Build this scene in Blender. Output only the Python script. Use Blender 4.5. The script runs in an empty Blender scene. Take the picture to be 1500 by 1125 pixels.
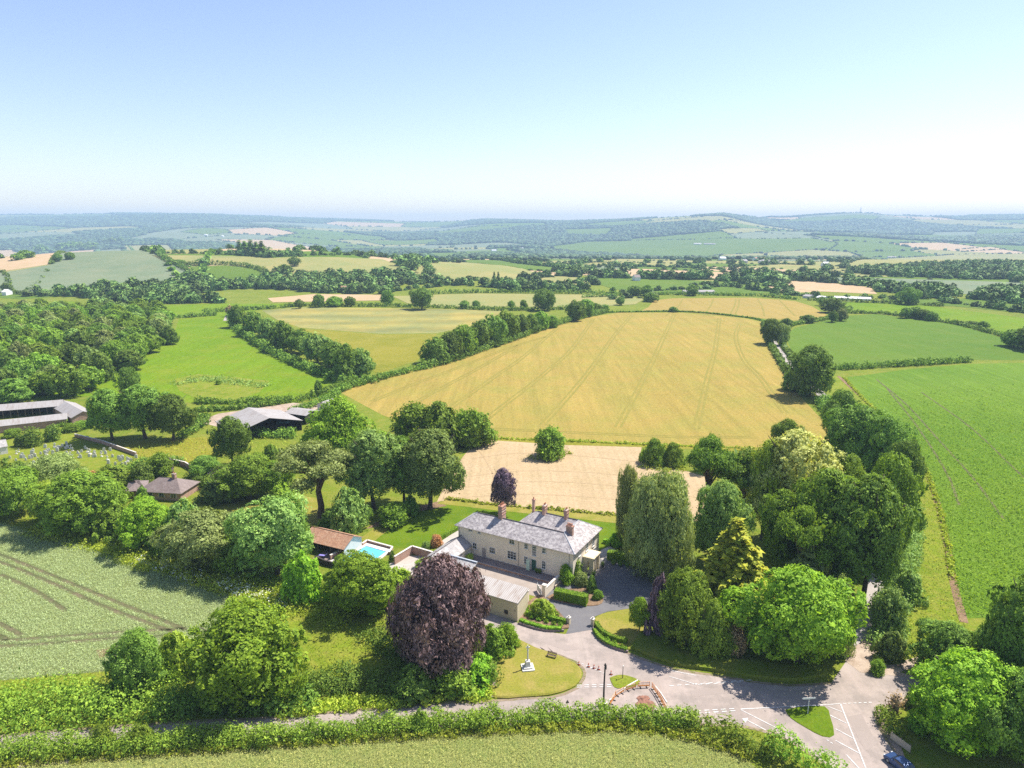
import bpy, math, random
import numpy as np
from mathutils import Vector
rng = np.random.default_rng(11)
random.seed(5)
S = bpy.context.scene
COL = S.collection
R = math.radians

# ------------------------------------------------------------------ camera
F, HY, CH = 1030.0, 329.0, 74.0
PITCH = math.atan((562.5 - HY) / F)
cd = bpy.data.cameras.new('camera')
cam = bpy.data.objects.new('camera', cd)
COL.objects.link(cam)
cam.location = (0, 0, CH)
cam.rotation_euler = (math.pi / 2 - PITCH, 0, 0)
cd.sensor_width = 36.0
cd.lens = F / 1500 * 36
cd.clip_start = 0.5
cd.clip_end = 60000
S.camera = cam

# ------------------------------------------------------------------ terrain
SKY_X = [-500, 0, 50, 100, 200, 300, 400, 480, 540, 600, 650, 715, 800, 900, 950, 1000, 1050, 1100, 1140, 1200, 1245, 1290, 1340, 1400, 1500, 2000]
SKY_Y = [317, 316, 315, 315, 314, 315, 317, 321, 323, 325, 325, 322, 324, 323, 320, 317, 314, 319, 319, 315, 312, 315, 317, 317, 316, 317]
SKY_D = [10500, 10500, 10500, 10500, 10500, 10500, 10500, 10800, 11200, 11200, 10500, 9600, 9000, 8200, 7800, 7600, 7400, 8200, 9000, 9600, 9800, 9800, 9600, 9400, 9200, 9200]


def height(x, y):
    x = np.asarray(x, float)
    y = np.asarray(y, float)
    ys = np.maximum(y, 1.0)
    a = x / ys * F + 750
    d = np.interp(a, SKY_X, SKY_D)
    zr = CH + (HY - np.interp(a, SKY_X, SKY_Y)) * d / F
    base = np.clip((ys - 1250) / 2300, 0, 1)
    base = -78 * base * base * (3 - 2 * base)
    t = np.clip((ys - 3300) / (d - 3300), 0, 1)
    s = t * t * (3 - 2 * t) * 0.55 + 0.45 * t
    z = base + (zr - base) * s
    z = np.where(ys > d, zr + (84 - zr) * np.clip((ys - d) / 3000, 0, 1), z)
    w = np.clip((ys - 1700) / 2000, 0, 1) * (1 - np.clip((ys - d + 1500) / 1500, 0, 1))
    z = z + w * (13 * np.sin(x / 620 + ys / 1040) + 12 * np.sin(ys / 520 - x / 1400 + 1.3) + 7 * np.sin(x / 300 + 2.0))

    def hill(cx, cy, sx, sy, h):
        return h * np.exp(-((x - cx) / sx) ** 2 - ((y - cy) / sy) ** 2)
    z = z + hill(-640, 1150, 330, 250, 31) + hill(-330, 1150, 190, 210, 20) + hill(-70, 1080, 170, 160, 9)
    z = z + hill(-330, 420, 160, 170, 6) * 0.8
    z = z + hill(1350, 5200, 1200, 1200, 34) + hill(80, 430, 140, 110, 2.2)
    near = np.clip((np.hypot(x, y) - 230) / 160, 0, 1)
    return z * near * near * (3 - 2 * near)


def ray(px, py):
    X = (px - 750) / F
    Y = -(py - 562.5) / F
    c, s = math.cos(PITCH), math.sin(PITCH)
    return np.array([X, c + Y * s, -s + Y * c])


def at(px, py, z=None):
    d = ray(px, py)
    if z is not None:
        t = (z - CH) / d[2]
        return Vector((d[0] * t, d[1] * t, z))
    ts = 60 * 1.004 ** np.arange(1440)
    h = CH + d[2] * ts - height(d[0] * ts, d[1] * ts)
    i = np.argmax(h < 0)
    if h[i] >= 0:
        i = len(ts) - 1
    lo, hi = ts[max(i - 1, 0)], ts[i]
    for _ in range(30):
        m = (lo + hi) / 2
        if CH + d[2] * m - float(height(d[0] * m, d[1] * m)) < 0:
            hi = m
        else:
            lo = m
    return Vector((d[0] * lo, d[1] * lo, float(height(d[0] * lo, d[1] * lo))))


def zup(p, py):
    """height of the point above p that is seen at image row py"""
    d = ray(750, py)
    return CH + d[2] / d[1] * p.y


def zc(p):
    return p.y * math.cos(PITCH) - (p.z - CH) * math.sin(PITCH)


def PX(*pts):
    return [at(*p) for p in pts]


# ------------------------------------------------------------------ materials
class NT:
    def __init__(s, name):
        s.m = bpy.data.materials.new(name)
        s.m.use_nodes = True
        s.t = s.m.node_tree
        s.b = s.t.nodes['Principled BSDF']
        s.o = s.t.nodes['Material Output']

    def n(s, kind, **kw):
        nd = s.t.nodes.new(kind)
        for k, v in kw.items():
            if k[0] == 'i' and k[1:].isdigit():
                nd.inputs[int(k[1:])].default_value = v
            elif k[0] == '_':
                nd.inputs[k[1:].replace('_', ' ')].default_value = v
            else:
                setattr(nd, k, v)
        return nd

    def l(s, a, b):
        s.t.links.new(a, b)

    def ramp(s, fac, stops):
        r = s.n('ShaderNodeValToRGB')
        e = r.color_ramp.elements
        while len(e) < len(stops):
            e.new(0.5)
        for q, (p, c) in zip(e, stops):
            q.position = p
            q.color = (*c, 1) if len(c) == 3 else c
        s.l(fac, r.inputs[0])
        return r.outputs[0]

    def mix(s, fac, a, b, mode='MIX'):
        m = s.n('ShaderNodeMix', data_type='RGBA', blend_type=mode)
        for sock, v in ((m.inputs[0], fac), (m.inputs[6], a), (m.inputs[7], b)):
            if hasattr(v, 'links'):
                s.l(v, sock)
            elif isinstance(v, (int, float)):
                sock.default_value = v
            else:
                sock.default_value = (*v, 1)
        return m.outputs[2]

    def math(s, op, a, b=0.0):
        m = s.n('ShaderNodeMath', operation=op)
        for sock, v in ((m.inputs[0], a), (m.inputs[1], b)):
            if hasattr(v, 'links'):
                s.l(v, sock)
            else:
                sock.default_value = v
        return m.outputs[0]

    def noise(s, scale, detail=4, rough=0.6, vec=None):
        n = s.n('ShaderNodeTexNoise', _Scale=scale, _Detail=detail, _Roughness=rough)
        s.l(vec if vec is not None else s.co(), n.inputs['Vector'])
        return n.outputs[0]

    def co(s):
        if not hasattr(s, '_co'):
            s._co = s.n('ShaderNodeTexCoord').outputs['Object']
        return s._co

    def mapped(s, rot=0.0, scale=(1, 1, 1)):
        m = s.n('ShaderNodeMapping')
        m.inputs['Rotation'].default_value = (0, 0, rot)
        m.inputs['Scale'].default_value = scale
        s.l(s.co(), m.inputs['Vector'])
        return m.outputs[0]

    def bump(s, h, strength=0.5, dist=0.1):
        b = s.n('ShaderNodeBump', _Strength=strength, _Distance=dist)
        s.l(h, b.inputs['Height'])
        s.l(b.outputs[0], s.b.inputs['Normal'])


def reseed(k):
    global rng
    rng = np.random.default_rng(k)
    random.seed(k)


def sc(c, k):
    return tuple(min(1, v * k) for v in c)


def plain(name, c, rough=0.7, var=0.18, scale=1.5, metal=0.0, spec=0.3):
    t = NT(name)
    f = t.noise(scale, 5)
    t.l(t.ramp(f, [(0.3, sc(c, 1 - var)), (0.7, sc(c, 1 + var))]), t.b.inputs['Base Color'])
    t.b.inputs['Roughness'].default_value = rough
    t.b.inputs['Metallic'].default_value = metal
    t.b.inputs['Specular IOR Level'].default_value = spec
    return t.m


def land(name, c1, c2, c3, big=0.02, mid=0.15, fine=1.6, rows=None, bump=0.6, patch=(0.42, 0.66), grain=0.28, streak=None, k=0.86):
    """crop, grass or soil: broad patches, mid mottling, fine grain, optional drill rows (angle, spacing m, strength)"""
    t = NT(name)
    c1, c2, c3 = sc(c1, k), sc(c2, k), sc(c3, k)
    a = t.noise(big, 5, 0.65)
    b = t.noise(mid, 5, 0.7)
    f = t.noise(fine, 4, 0.8)
    col = t.ramp(a, [(0.32, c1), (0.6, c2)])
    col = t.mix(t.ramp(b, [(patch[0], (0, 0, 0)), (patch[1], (1, 1, 1))]), col, c3)
    g = t.ramp(f, [(0.3, (1 - grain,) * 3), (0.7, (1 + grain,) * 3)])
    col = t.mix(1.0, col, g, 'MULTIPLY')
    hgt = f
    if streak:
        ang, wd, st = streak
        q = t.noise(1.0, 4, 0.65, t.mapped(ang, (1 / wd, 0.035 / wd, 1)))
        col = t.mix(1.0, col, t.ramp(q, [(0.32, (1 - st, 1 - st * 0.75, 1 - st)), (0.68, (1 + st,) * 3)]), 'MULTIPLY')
    if rows:
        ang, sp, st = rows
        wob = t.n('ShaderNodeTexWave', _Scale=1.0, _Distortion=0.6, _Detail=2.0)
        wob.inputs['Detail Scale'].default_value = 1.2
        t.l(t.mapped(ang, (2 * math.pi / sp / 20,) * 3), wob.inputs['Vector'])
        w = wob.outputs[1]
        col = t.mix(1.0, col, t.ramp(w, [(0.1, (1 - st,) * 3), (0.8, (1 + st * 0.4,) * 3)]), 'MULTIPLY')
        hgt = t.math('ADD', f, w)
    t.l(col, t.b.inputs['Base Color'])
    t.b.inputs['Roughness'].default_value = 0.95
    t.b.inputs['Specular IOR Level'].default_value = 0.08
    if bump:
        t.bump(hgt, bump, 0.35)
    return t.m


GAIN = 3.0


def leaf(name, dark, light, trans=0.28, tint=False, var=0.35):
    t = NT(name)
    geo = t.n('ShaderNodeNewGeometry')
    dark, light = sc(dark, GAIN), sc(light, GAIN)
    col = t.ramp(geo.outputs['Random Per Island'], [(0.05, dark), (0.9, light)])
    if tint:
        rnd = t.n('ShaderNodeAttribute', attribute_name='tint').outputs['Fac']
    else:
        rnd = t.n('ShaderNodeObjectInfo').outputs['Random']
    hs = t.n('ShaderNodeHueSaturation')
    t.l(col, hs.inputs['Color'])
    hv = t.math('MULTIPLY_ADD', rnd, 0.022)
    hv.node.inputs[2].default_value = 0.489
    t.l(hv, hs.inputs['Hue'])
    vv = t.math('MULTIPLY_ADD', rnd, var * 1.6)
    vv.node.inputs[2].default_value = 1 - var * 0.8
    t.l(vv, hs.inputs['Value'])
    c = hs.outputs[0]
    t.l(c, t.b.inputs['Base Color'])
    t.b.inputs['Roughness'].default_value = 0.6
    t.b.inputs['Specular IOR Level'].default_value = 0.12
    if trans > 0:
        tr = t.n('ShaderNodeBsdfTranslucent')
        t.l(t.mix(1.0, c, (1.25, 1.2, 0.6), 'MULTIPLY'), tr.inputs[0])
        mx = t.n('ShaderNodeMixShader', i0=trans)
        t.l(t.b.outputs[0], mx.inputs[1])
        t.l(tr.outputs[0], mx.inputs[2])
        t.l(mx.outputs[0], t.o.inputs[0])
    return t.m


M = {}
# foliage
M['mid'] = leaf('leaf_mid_green', (0.038, 0.068, 0.008), (0.108, 0.162, 0.017), 0.32)
M['dark'] = leaf('leaf_dark_green', (0.031, 0.058, 0.009), (0.090, 0.136, 0.020), 0.3)
M['bright'] = leaf('leaf_bright_green', (0.046, 0.092, 0.007), (0.128, 0.195, 0.016), 0.36)
M['lime'] = leaf('leaf_lime', (0.066, 0.105, 0.010), (0.18, 0.225, 0.028), 0.34, var=0.15)
M['cream'] = leaf('leaf_lime_flower', (0.11, 0.13, 0.032), (0.25, 0.255, 0.08), 0.3, var=0.1)
M['grey'] = leaf('leaf_grey_green', (0.042, 0.074, 0.016), (0.118, 0.160, 0.038), 0.28)
M['olive'] = leaf('leaf_olive', (0.055, 0.075, 0.018), (0.14, 0.165, 0.05), 0.25)
M['birchm'] = leaf('leaf_birch', (0.068, 0.088, 0.024), (0.150, 0.170, 0.058), 0.3, var=0.1)
M['gold'] = leaf('leaf_gold', (0.075, 0.098, 0.010), (0.18, 0.175, 0.016), 0.3, var=0.12)
M['copper'] = leaf('leaf_copper', (0.026, 0.015, 0.015), (0.112, 0.076, 0.070), 0.14, var=0.1)
M['purple'] = leaf('leaf_purple', (0.022, 0.014, 0.022), (0.10, 0.070, 0.088), 0.14, var=0.1)
M['red'] = leaf('leaf_russet', (0.13, 0.06, 0.03), (0.28, 0.15, 0.07), 0.2, var=0.1)
M['brown'] = leaf('leaf_dead', (0.07, 0.045, 0.022), (0.20, 0.14, 0.075), 0.1, var=0.1)
M['white'] = leaf('leaf_white_flower', (0.35, 0.38, 0.28), (0.65, 0.66, 0.55), 0.2, var=0.1)
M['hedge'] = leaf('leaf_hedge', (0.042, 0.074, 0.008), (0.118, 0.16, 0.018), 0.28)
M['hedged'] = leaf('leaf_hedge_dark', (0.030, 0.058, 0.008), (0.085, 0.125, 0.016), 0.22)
M['box'] = leaf('leaf_clipped_box', (0.035, 0.07, 0.004), (0.085, 0.135, 0.010), 0.15)
M['grass_t'] = leaf('leaf_long_grass', (0.085, 0.115, 0.009), (0.165, 0.18, 0.022), 0.38)
M['reed'] = leaf('leaf_rush', (0.07, 0.12, 0.02), (0.15, 0.21, 0.05), 0.25)
M['far'] = leaf('leaf_far_wood', (0.026, 0.050, 0.011), (0.072, 0.108, 0.023), 0.0, True, 0.55)
M['far2'] = leaf('leaf_far_hill_wood', (0.013, 0.025, 0.011), (0.032, 0.050, 0.018), 0.0, True, 0.6)
M['wheat_t'] = leaf('leaf_green_wheat', (0.155, 0.180, 0.086), (0.178, 0.203, 0.099), 0.3, var=0.04)
M['wheat_y'] = leaf('leaf_ripening_wheat', (0.158, 0.166, 0.052), (0.185, 0.189, 0.063), 0.3, var=0.04)
M['maize'] = leaf('leaf_maize', (0.058, 0.108, 0.007), (0.098, 0.156, 0.012), 0.34, var=0.05)
M['bark'] = plain('bark', (0.10, 0.078, 0.055), 0.95, 0.4, 3)
M['bark_p'] = plain('bark_pine', (0.15, 0.095, 0.06), 0.95, 0.4, 3)
# land
M['grass'] = land('grass', (0.115, 0.175, 0.014), (0.18, 0.23, 0.022), (0.235, 0.24, 0.038), 0.03, 0.25, 2.0)
M['lawn'] = land('lawn_grass', (0.085, 0.155, 0.006), (0.12, 0.195, 0.008), (0.145, 0.20, 0.012), 0.06, 0.3, 3.0, bump=0.25)
M['drylawn'] = land('dry_lawn_grass', (0.18, 0.21, 0.022), (0.27, 0.25, 0.04), (0.33, 0.265, 0.07), 0.06, 0.25, 3.0, bump=0.25)
M['verge'] = land('verge_grass', (0.14, 0.205, 0.012), (0.20, 0.255, 0.02), (0.255, 0.255, 0.04), 0.05, 0.35, 2.2)
M['pasture'] = land('pasture_grass', (0.115, 0.205, 0.005), (0.15, 0.24, 0.008), (0.19, 0.235, 0.016), 0.010, 0.05, 0.7, bump=0.4, patch=(0.46, 0.74), streak=(0.9, 4, 0.08))
M['pasture_far'] = land('far_pasture_grass', (0.10, 0.17, 0.018), (0.125, 0.195, 0.022), (0.155, 0.20, 0.035), 0.006, 0.03, 0.4, bump=0, patch=(0.5, 0.75))
M['barley'] = land('ripe_barley', (0.325, 0.24, 0.055), (0.37, 0.265, 0.068), (0.275, 0.255, 0.052), 0.010, 0.05, 1.1, patch=(0.40, 0.8), grain=0.28, streak=(-0.22, 3.0, 0.12))
M['barley_far'] = land('far_barley', (0.33, 0.24, 0.065), (0.36, 0.26, 0.07), (0.28, 0.235, 0.055), 0.01, 0.04, 0.5, bump=0, patch=(0.5, 0.8), grain=0.14, streak=(-0.15, 4, 0.10))
M['stubble'] = land('stubble', (0.455, 0.325, 0.185), (0.50, 0.365, 0.215), (0.42, 0.31, 0.165), 0.02, 0.10, 1.0, patch=(0.46, 0.75), grain=0.2, streak=(1.45, 1.6, 0.10))
M['track_s'] = land('stubble_wheel_mark', (0.425, 0.305, 0.172), (0.46, 0.335, 0.195), (0.40, 0.295, 0.158), 0.05, 0.3, 2, bump=0.2)
M['stubble_far'] = land('far_stubble', (0.50, 0.34, 0.20), (0.54, 0.38, 0.23), (0.44, 0.33, 0.17), 0.01, 0.05, 0.4, bump=0, grain=0.08)
M['olivef'] = land('hay_meadow', (0.20, 0.205, 0.02), (0.26, 0.235, 0.028), (0.29, 0.255, 0.05), 0.02, 0.08, 0.9, patch=(0.5, 0.8))
M['tan'] = land('ripening_wheat', (0.28, 0.27, 0.09), (0.34, 0.30, 0.11), (0.25, 0.27, 0.09), 0.008, 0.02, 0.3, bump=0, grain=0.1)
M['greygreen'] = land('green_oats', (0.155, 0.205, 0.115), (0.19, 0.235, 0.13), (0.22, 0.245, 0.14), 0.006, 0.025, 0.3, bump=0, grain=0.1)
M['strip'] = land('streaky_wheat', (0.39, 0.31, 0.085), (0.31, 0.285, 0.085), (0.22, 0.235, 0.085), 0.01, 0.02, 0.4, rows=(1.45, 42, 0.12), bump=0, grain=0.1)
M['wheatg'] = land('green_wheat', (0.20, 0.245, 0.095), (0.24, 0.28, 0.115), (0.21, 0.235, 0.085), 0.03, 0.3, 2.5, bump=0.8, grain=0.3)
M['wheaty'] = land('turning_wheat', (0.21, 0.245, 0.07), (0.26, 0.285, 0.09), (0.20, 0.26, 0.07), 0.03, 0.3, 2.5, bump=0.8, grain=0.3)
M['crop'] = land('leafy_crop', (0.10, 0.19, 0.014), (0.135, 0.225, 0.018), (0.165, 0.23, 0.032), 0.015, 0.2, 1.5, bump=0.8, patch=(0.5, 0.8), grain=0.3, streak=(0.33, 1.6, 0.16))
M['crop2'] = land('young_crop', (0.090, 0.170, 0.014), (0.115, 0.19, 0.018), (0.13, 0.19, 0.024), 0.008, 0.05, 0.6, bump=0.3, patch=(0.44, 0.75), grain=0.15, streak=(1.2, 5, 0.07))
M['track'] = land('wheel_track', (0.275, 0.23, 0.05), (0.30, 0.245, 0.056), (0.25, 0.222, 0.047), 0.05, 0.3, 2, bump=0.3)
M['track_g'] = land('wheel_track_soil', (0.095, 0.115, 0.045), (0.125, 0.13, 0.055), (0.18, 0.145, 0.085), 0.05, 0.3, 2, bump=0.3)
M['soil'] = land('bare_soil', (0.25, 0.155, 0.09), (0.33, 0.22, 0.13), (0.20, 0.13, 0.08), 0.08, 0.5, 3)
M['dirt'] = land('stony_dirt', (0.42, 0.32, 0.24), (0.50, 0.40, 0.31), (0.34, 0.25, 0.18), 0.08, 0.5, 3, bump=0.3, grain=0.15)
M['road'] = land('worn_tarmac', (0.365, 0.295, 0.255), (0.43, 0.355, 0.31), (0.315, 0.262, 0.23), 0.09, 0.22, 5, bump=0.08, grain=0.1, patch=(0.45, 0.6), streak=(1.45, 0.9, 0.06))
M['road2'] = land('patched_tarmac', (0.33, 0.275, 0.24), (0.38, 0.315, 0.275), (0.35, 0.29, 0.25), 0.1, 0.4, 5, bump=0.08, grain=0.1)
M['grime'] = land('road_edge_grit', (0.27, 0.20, 0.14), (0.32, 0.25, 0.17), (0.17, 0.17, 0.06), 0.15, 0.6, 4, bump=0.2, patch=(0.48, 0.6))
M['drive'] = land('drive_tarmac', (0.15, 0.145, 0.15), (0.18, 0.172, 0.175), (0.20, 0.19, 0.185), 0.08, 0.4, 5, bump=0.08, grain=0.08)
M['court'] = land('courtyard_gravel', (0.36, 0.30, 0.25), (0.40, 0.335, 0.285), (0.33, 0.275, 0.23), 0.1, 0.5, 6, bump=0.1, grain=0.08)
M['paving'] = land('stone_paving', (0.46, 0.41, 0.35), (0.52, 0.47, 0.41), (0.42, 0.37, 0.32), 0.2, 0.8, 4, bump=0.1, grain=0.1)
M['terrace'] = land('brick_paving', (0.27, 0.215, 0.195), (0.33, 0.27, 0.245), (0.23, 0.18, 0.165), 0.3, 1.2, 5, bump=0.15, grain=0.15)
M['lane'] = land('lane_tarmac', (0.40, 0.36, 0.32), (0.46, 0.41, 0.37), (0.38, 0.34, 0.3), 0.06, 0.35, 3, bump=0, grain=0.08)
M['mark'] = plain('road_paint', (0.60, 0.58, 0.55), 0.7, 0.32, 2.5)
# building
def stucco(name, c):
    t = NT(name)
    a = t.noise(0.35, 6, 0.7)
    b = t.noise(6, 4, 0.7)
    col = t.ramp(a, [(0.3, sc(c, 0.88)), (0.7, sc(c, 1.07))])
    col = t.mix(1.0, col, t.ramp(b, [(0.3, (0.94,) * 3), (0.7, (1.05,) * 3)]), 'MULTIPLY')
    t.l(col, t.b.inputs['Base Color'])
    t.b.inputs['Roughness'].default_value = 0.9
    t.bump(b, 0.15, 0.02)
    return t.m


def tiles(name, c, c2, c3, w=0.35, h=0.25, patch=0.9, thr=(0.5, 0.62)):
    """roof covering laid in courses on a slope, with lichen patches"""
    t = NT(name)
    br = t.n('ShaderNodeTexBrick', _Scale=1.0)
    br.inputs['Color1'].default_value = (*c, 1)
    br.inputs['Color2'].default_value = (*c2, 1)
    br.inputs['Mortar'].default_value = (*sc(c, 0.55), 1)
    br.inputs['Mortar Size'].default_value = 0.012
    br.inputs['Brick Width'].default_value = w
    br.inputs['Row Height'].default_value = h
    t.l(t.n('ShaderNodeTexCoord').outputs['UV'], br.inputs['Vector'])
    li = t.ramp(t.noise(patch, 6, 0.75), [(thr[0], (0, 0, 0)), (thr[1], (1, 1, 1))])
    col = t.mix(t.math('MULTIPLY', li, 0.5), br.outputs[0], c3)
    col = t.mix(1.0, col, t.ramp(t.noise(0.5, 5), [(0.3, (0.85,) * 3), (0.7, (1.12,) * 3)]), 'MULTIPLY')
    t.l(col, t.b.inputs['Base Color'])
    t.b.inputs['Roughness'].default_value = 0.75
    t.bump(br.outputs[1], -0.4, 0.03)
    return t.m


def bricks(name, c, c2):
    t = NT(name)
    br = t.n('ShaderNodeTexBrick', _Scale=1.0)
    br.inputs['Color1'].default_value = (*c, 1)
    br.inputs['Color2'].default_value = (*c2, 1)
    br.inputs['Mortar'].default_value = (0.4, 0.36, 0.31, 1)
    br.inputs['Mortar Size'].default_value = 0.012
    br.inputs['Brick Width'].default_value = 0.24
    br.inputs['Row Height'].default_value = 0.085
    cx = t.n('ShaderNodeSeparateXYZ')
    t.l(t.co(), cx.inputs[0])
    cm = t.n('ShaderNodeCombineXYZ')
    t.l(t.math('ADD', cx.outputs[0], cx.outputs[1]), cm.inputs[0])
    t.l(cx.outputs[2], cm.inputs[1])
    t.l(cm.outputs[0], br.inputs['Vector'])
    col = t.mix(1.0, br.outputs[0], t.ramp(t.noise(0.8, 5), [(0.3, (0.75,) * 3), (0.7, (1.2,) * 3)]), 'MULTIPLY')
    t.l(col, t.b.inputs['Base Color'])
    t.b.inputs['Roughness'].default_value = 0.9
    t.bump(br.outputs[1], -0.3, 0.01)
    return t.m


def sheet(name, c, c2, c3, axis='UV'):
    """corrugated sheeting with rust and lichen"""
    t = NT(name)
    uv = t.n('ShaderNodeTexCoord').outputs['UV']
    w = t.n('ShaderNodeTexWave', _Scale=0.8)
    t.l(uv, w.inputs['Vector'])
    mp = t.n('ShaderNodeMapping')
    mp.inputs['Scale'].default_value = (1.2, 0.22, 1)
    t.l(uv, mp.inputs['Vector'])
    st = t.noise(1.0, 5, 0.7, mp.outputs[0])
    col = t.ramp(st, [(0.33, c3), (0.43, c2), (0.54, c)])
    col = t.mix(1.0, col, t.ramp(w.outputs[1], [(0.1, (0.72,) * 3), (0.7, (1.05,) * 3)]), 'MULTIPLY')
    t.l(col, t.b.inputs['Base Color'])
    t.b.inputs['Roughness'].default_value = 0.8
    t.bump(w.outputs[1], 0.5, 0.04)
    return t.m


M['stucco'] = stucco('limewash_render', (0.74, 0.645, 0.52))
M['stucco2'] = stucco('ochre_render', (0.62, 0.52, 0.345))
M['stone'] = stucco('pale_stone', (0.64, 0.61, 0.55))
M['slate'] = tiles('lichened_slate', (0.24, 0.21, 0.205), (0.36, 0.32, 0.31), (0.64, 0.585, 0.54), 0.5, 0.3, 1.5, (0.48, 0.56))
M['slate2'] = tiles('plain_slate', (0.30, 0.28, 0.265), (0.38, 0.355, 0.34), (0.52, 0.49, 0.46), 0.5, 0.3, 1.0, (0.48, 0.6))
M['tile'] = tiles('clay_tile', (0.33, 0.16, 0.09), (0.45, 0.25, 0.15), (0.52, 0.38, 0.26), 0.3, 0.25, 1.2, (0.5, 0.65))
M['tile_b'] = tiles('brown_tile', (0.17, 0.125, 0.11), (0.23, 0.175, 0.155), (0.30, 0.25, 0.22), 0.35, 0.28, 0.8, (0.52, 0.7))
M['tin'] = sheet('corrugated_roof', (0.44, 0.40, 0.36), (0.38, 0.33, 0.285), (0.25, 0.155, 0.105))
M['tin_g'] = sheet('grey_sheeting', (0.36, 0.335, 0.315), (0.32, 0.285, 0.26), (0.26, 0.215, 0.185))
M['brick'] = bricks('red_brick', (0.34, 0.15, 0.09), (0.44, 0.22, 0.14))
M['lead'] = plain('lead_flashing', (0.36, 0.38, 0.41), 0.5, 0.15)
M['ridge'] = plain('dark_ridge_tile', (0.10, 0.085, 0.085), 0.8, 0.2)
M['pot'] = plain('clay_pot', (0.42, 0.17, 0.09), 0.85)
M['white_p'] = plain('white_paint', (0.78, 0.78, 0.75), 0.5, 0.05)
M['glass'] = plain('window_glass', (0.030, 0.040, 0.048), 0.08, 0.3, 0.8, 0, 0.6)
M['greydoor'] = plain('grey_painted_wood', (0.30, 0.27, 0.27), 0.6, 0.1)
M['greendoor'] = plain('green_painted_wood', (0.03, 0.09, 0.07), 0.5, 0.2)
M['palegreen'] = plain('pale_green_paint', (0.42, 0.56, 0.48), 0.5, 0.08)
M['shade'] = plain('dark_timber_and_shade', (0.055, 0.045, 0.04), 0.9, 0.3)  # dark timber, and shade painted into open-fronted buildings
M['wood'] = plain('weathered_wood', (0.17, 0.12, 0.08), 0.85, 0.3, 4)
M['palewood'] = plain('pale_wood', (0.48, 0.40, 0.30), 0.85, 0.2, 4)
M['iron'] = plain('black_iron', (0.03, 0.03, 0.035), 0.5, 0.2, 3)
M['pipe'] = plain('drainpipe_paint', (0.36, 0.32, 0.26), 0.5, 0.1)
M['orange'] = plain('orange_plastic', (0.80, 0.30, 0.03), 0.5, 0.12, 2)
M['conec'] = plain('cone_plastic', (0.72, 0.13, 0.05), 0.5, 0.1)
M['coping'] = plain('coping_stone', (0.62, 0.56, 0.49), 0.8, 0.1)
M['blue'] = plain('blue_paint', (0.035, 0.075, 0.19), 0.25, 0.1, 1, 0.3, 0.6)
M['ltblue'] = plain('pale_blue_paint', (0.20, 0.42, 0.66), 0.3, 0.1, 1, 0.1, 0.5)
M['purplef'] = plain('purple_canvas', (0.23, 0.20, 0.52), 0.8, 0.1)
M['rubber'] = plain('tyre_rubber', (0.02, 0.02, 0.02), 0.9)
M['steel'] = plain('galvanised_steel', (0.45, 0.46, 0.47), 0.4, 0.1, 3, 0.6)
M['redlamp'] = plain('red_lens', (0.55, 0.03, 0.03), 0.3, 0.05)
M['bloom'] = plain('pink_bloom', (0.62, 0.40, 0.55), 0.9, 0.2)


def water_mat():
    t = NT('pool_water')
    t.l(t.ramp(t.noise(0.4, 3), [(0.3, (0.10, 0.46, 0.66)), (0.7, (0.16, 0.58, 0.76))]), t.b.inputs['Base Color'])
    t.b.inputs['Roughness'].default_value = 0.06
    t.bump(t.noise(2.0, 3), 0.08, 0.03)
    return t.m


M['water'] = water_mat()

# ------------------------------------------------------------------ object helpers
def link(o, parent=None):
    COL.objects.link(o)
    if parent is not None:
        o.parent = parent
    return o


def tag(o, label=None, cat=None, group=None, kind=None):
    if label:
        o['label'] = label
    if cat:
        o['category'] = cat
    if group:
        o['group'] = group
    if kind:
        o['kind'] = kind
    return o


def thing(name, label, cat, loc=(0, 0, 0), rz=0.0, group=None):
    o = bpy.data.objects.new(name, None)
    o.empty_display_size = 0.5
    o.location = loc
    o.rotation_euler = (0, 0, rz)
    link(o)
    return tag(o, label, cat, group)


def mesh_np(name, V, Fc, mat, parent=None, smooth=False, tint=None):
    """V (n,3) and Fc (m,k) arrays straight into a mesh"""
    V = np.ascontiguousarray(V, np.float32)
    Fc = np.ascontiguousarray(Fc, np.int32)
    me = bpy.data.meshes.new(name)
    k = Fc.shape[1]
    me.vertices.add(len(V))
    me.vertices.foreach_set('co', V.ravel())
    me.loops.add(Fc.size)
    me.loops.foreach_set('vertex_index', Fc.ravel())
    me.polygons.add(len(Fc))
    me.polygons.foreach_set('loop_start', np.arange(0, Fc.size, k, dtype=np.int32))
    if tint is not None:
        a = me.attributes.new('tint', 'FLOAT', 'POINT')
        a.data.foreach_set('value', np.ascontiguousarray(tint, np.float32))
    me.update(calc_edges=True)
    if smooth:
        me.polygons.foreach_set('use_smooth', np.ones(len(Fc), bool))
    me.materials.append(mat)
    return me


def ob(name, me, parent=None):
    return link(bpy.data.objects.new(name, me), parent)


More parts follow.
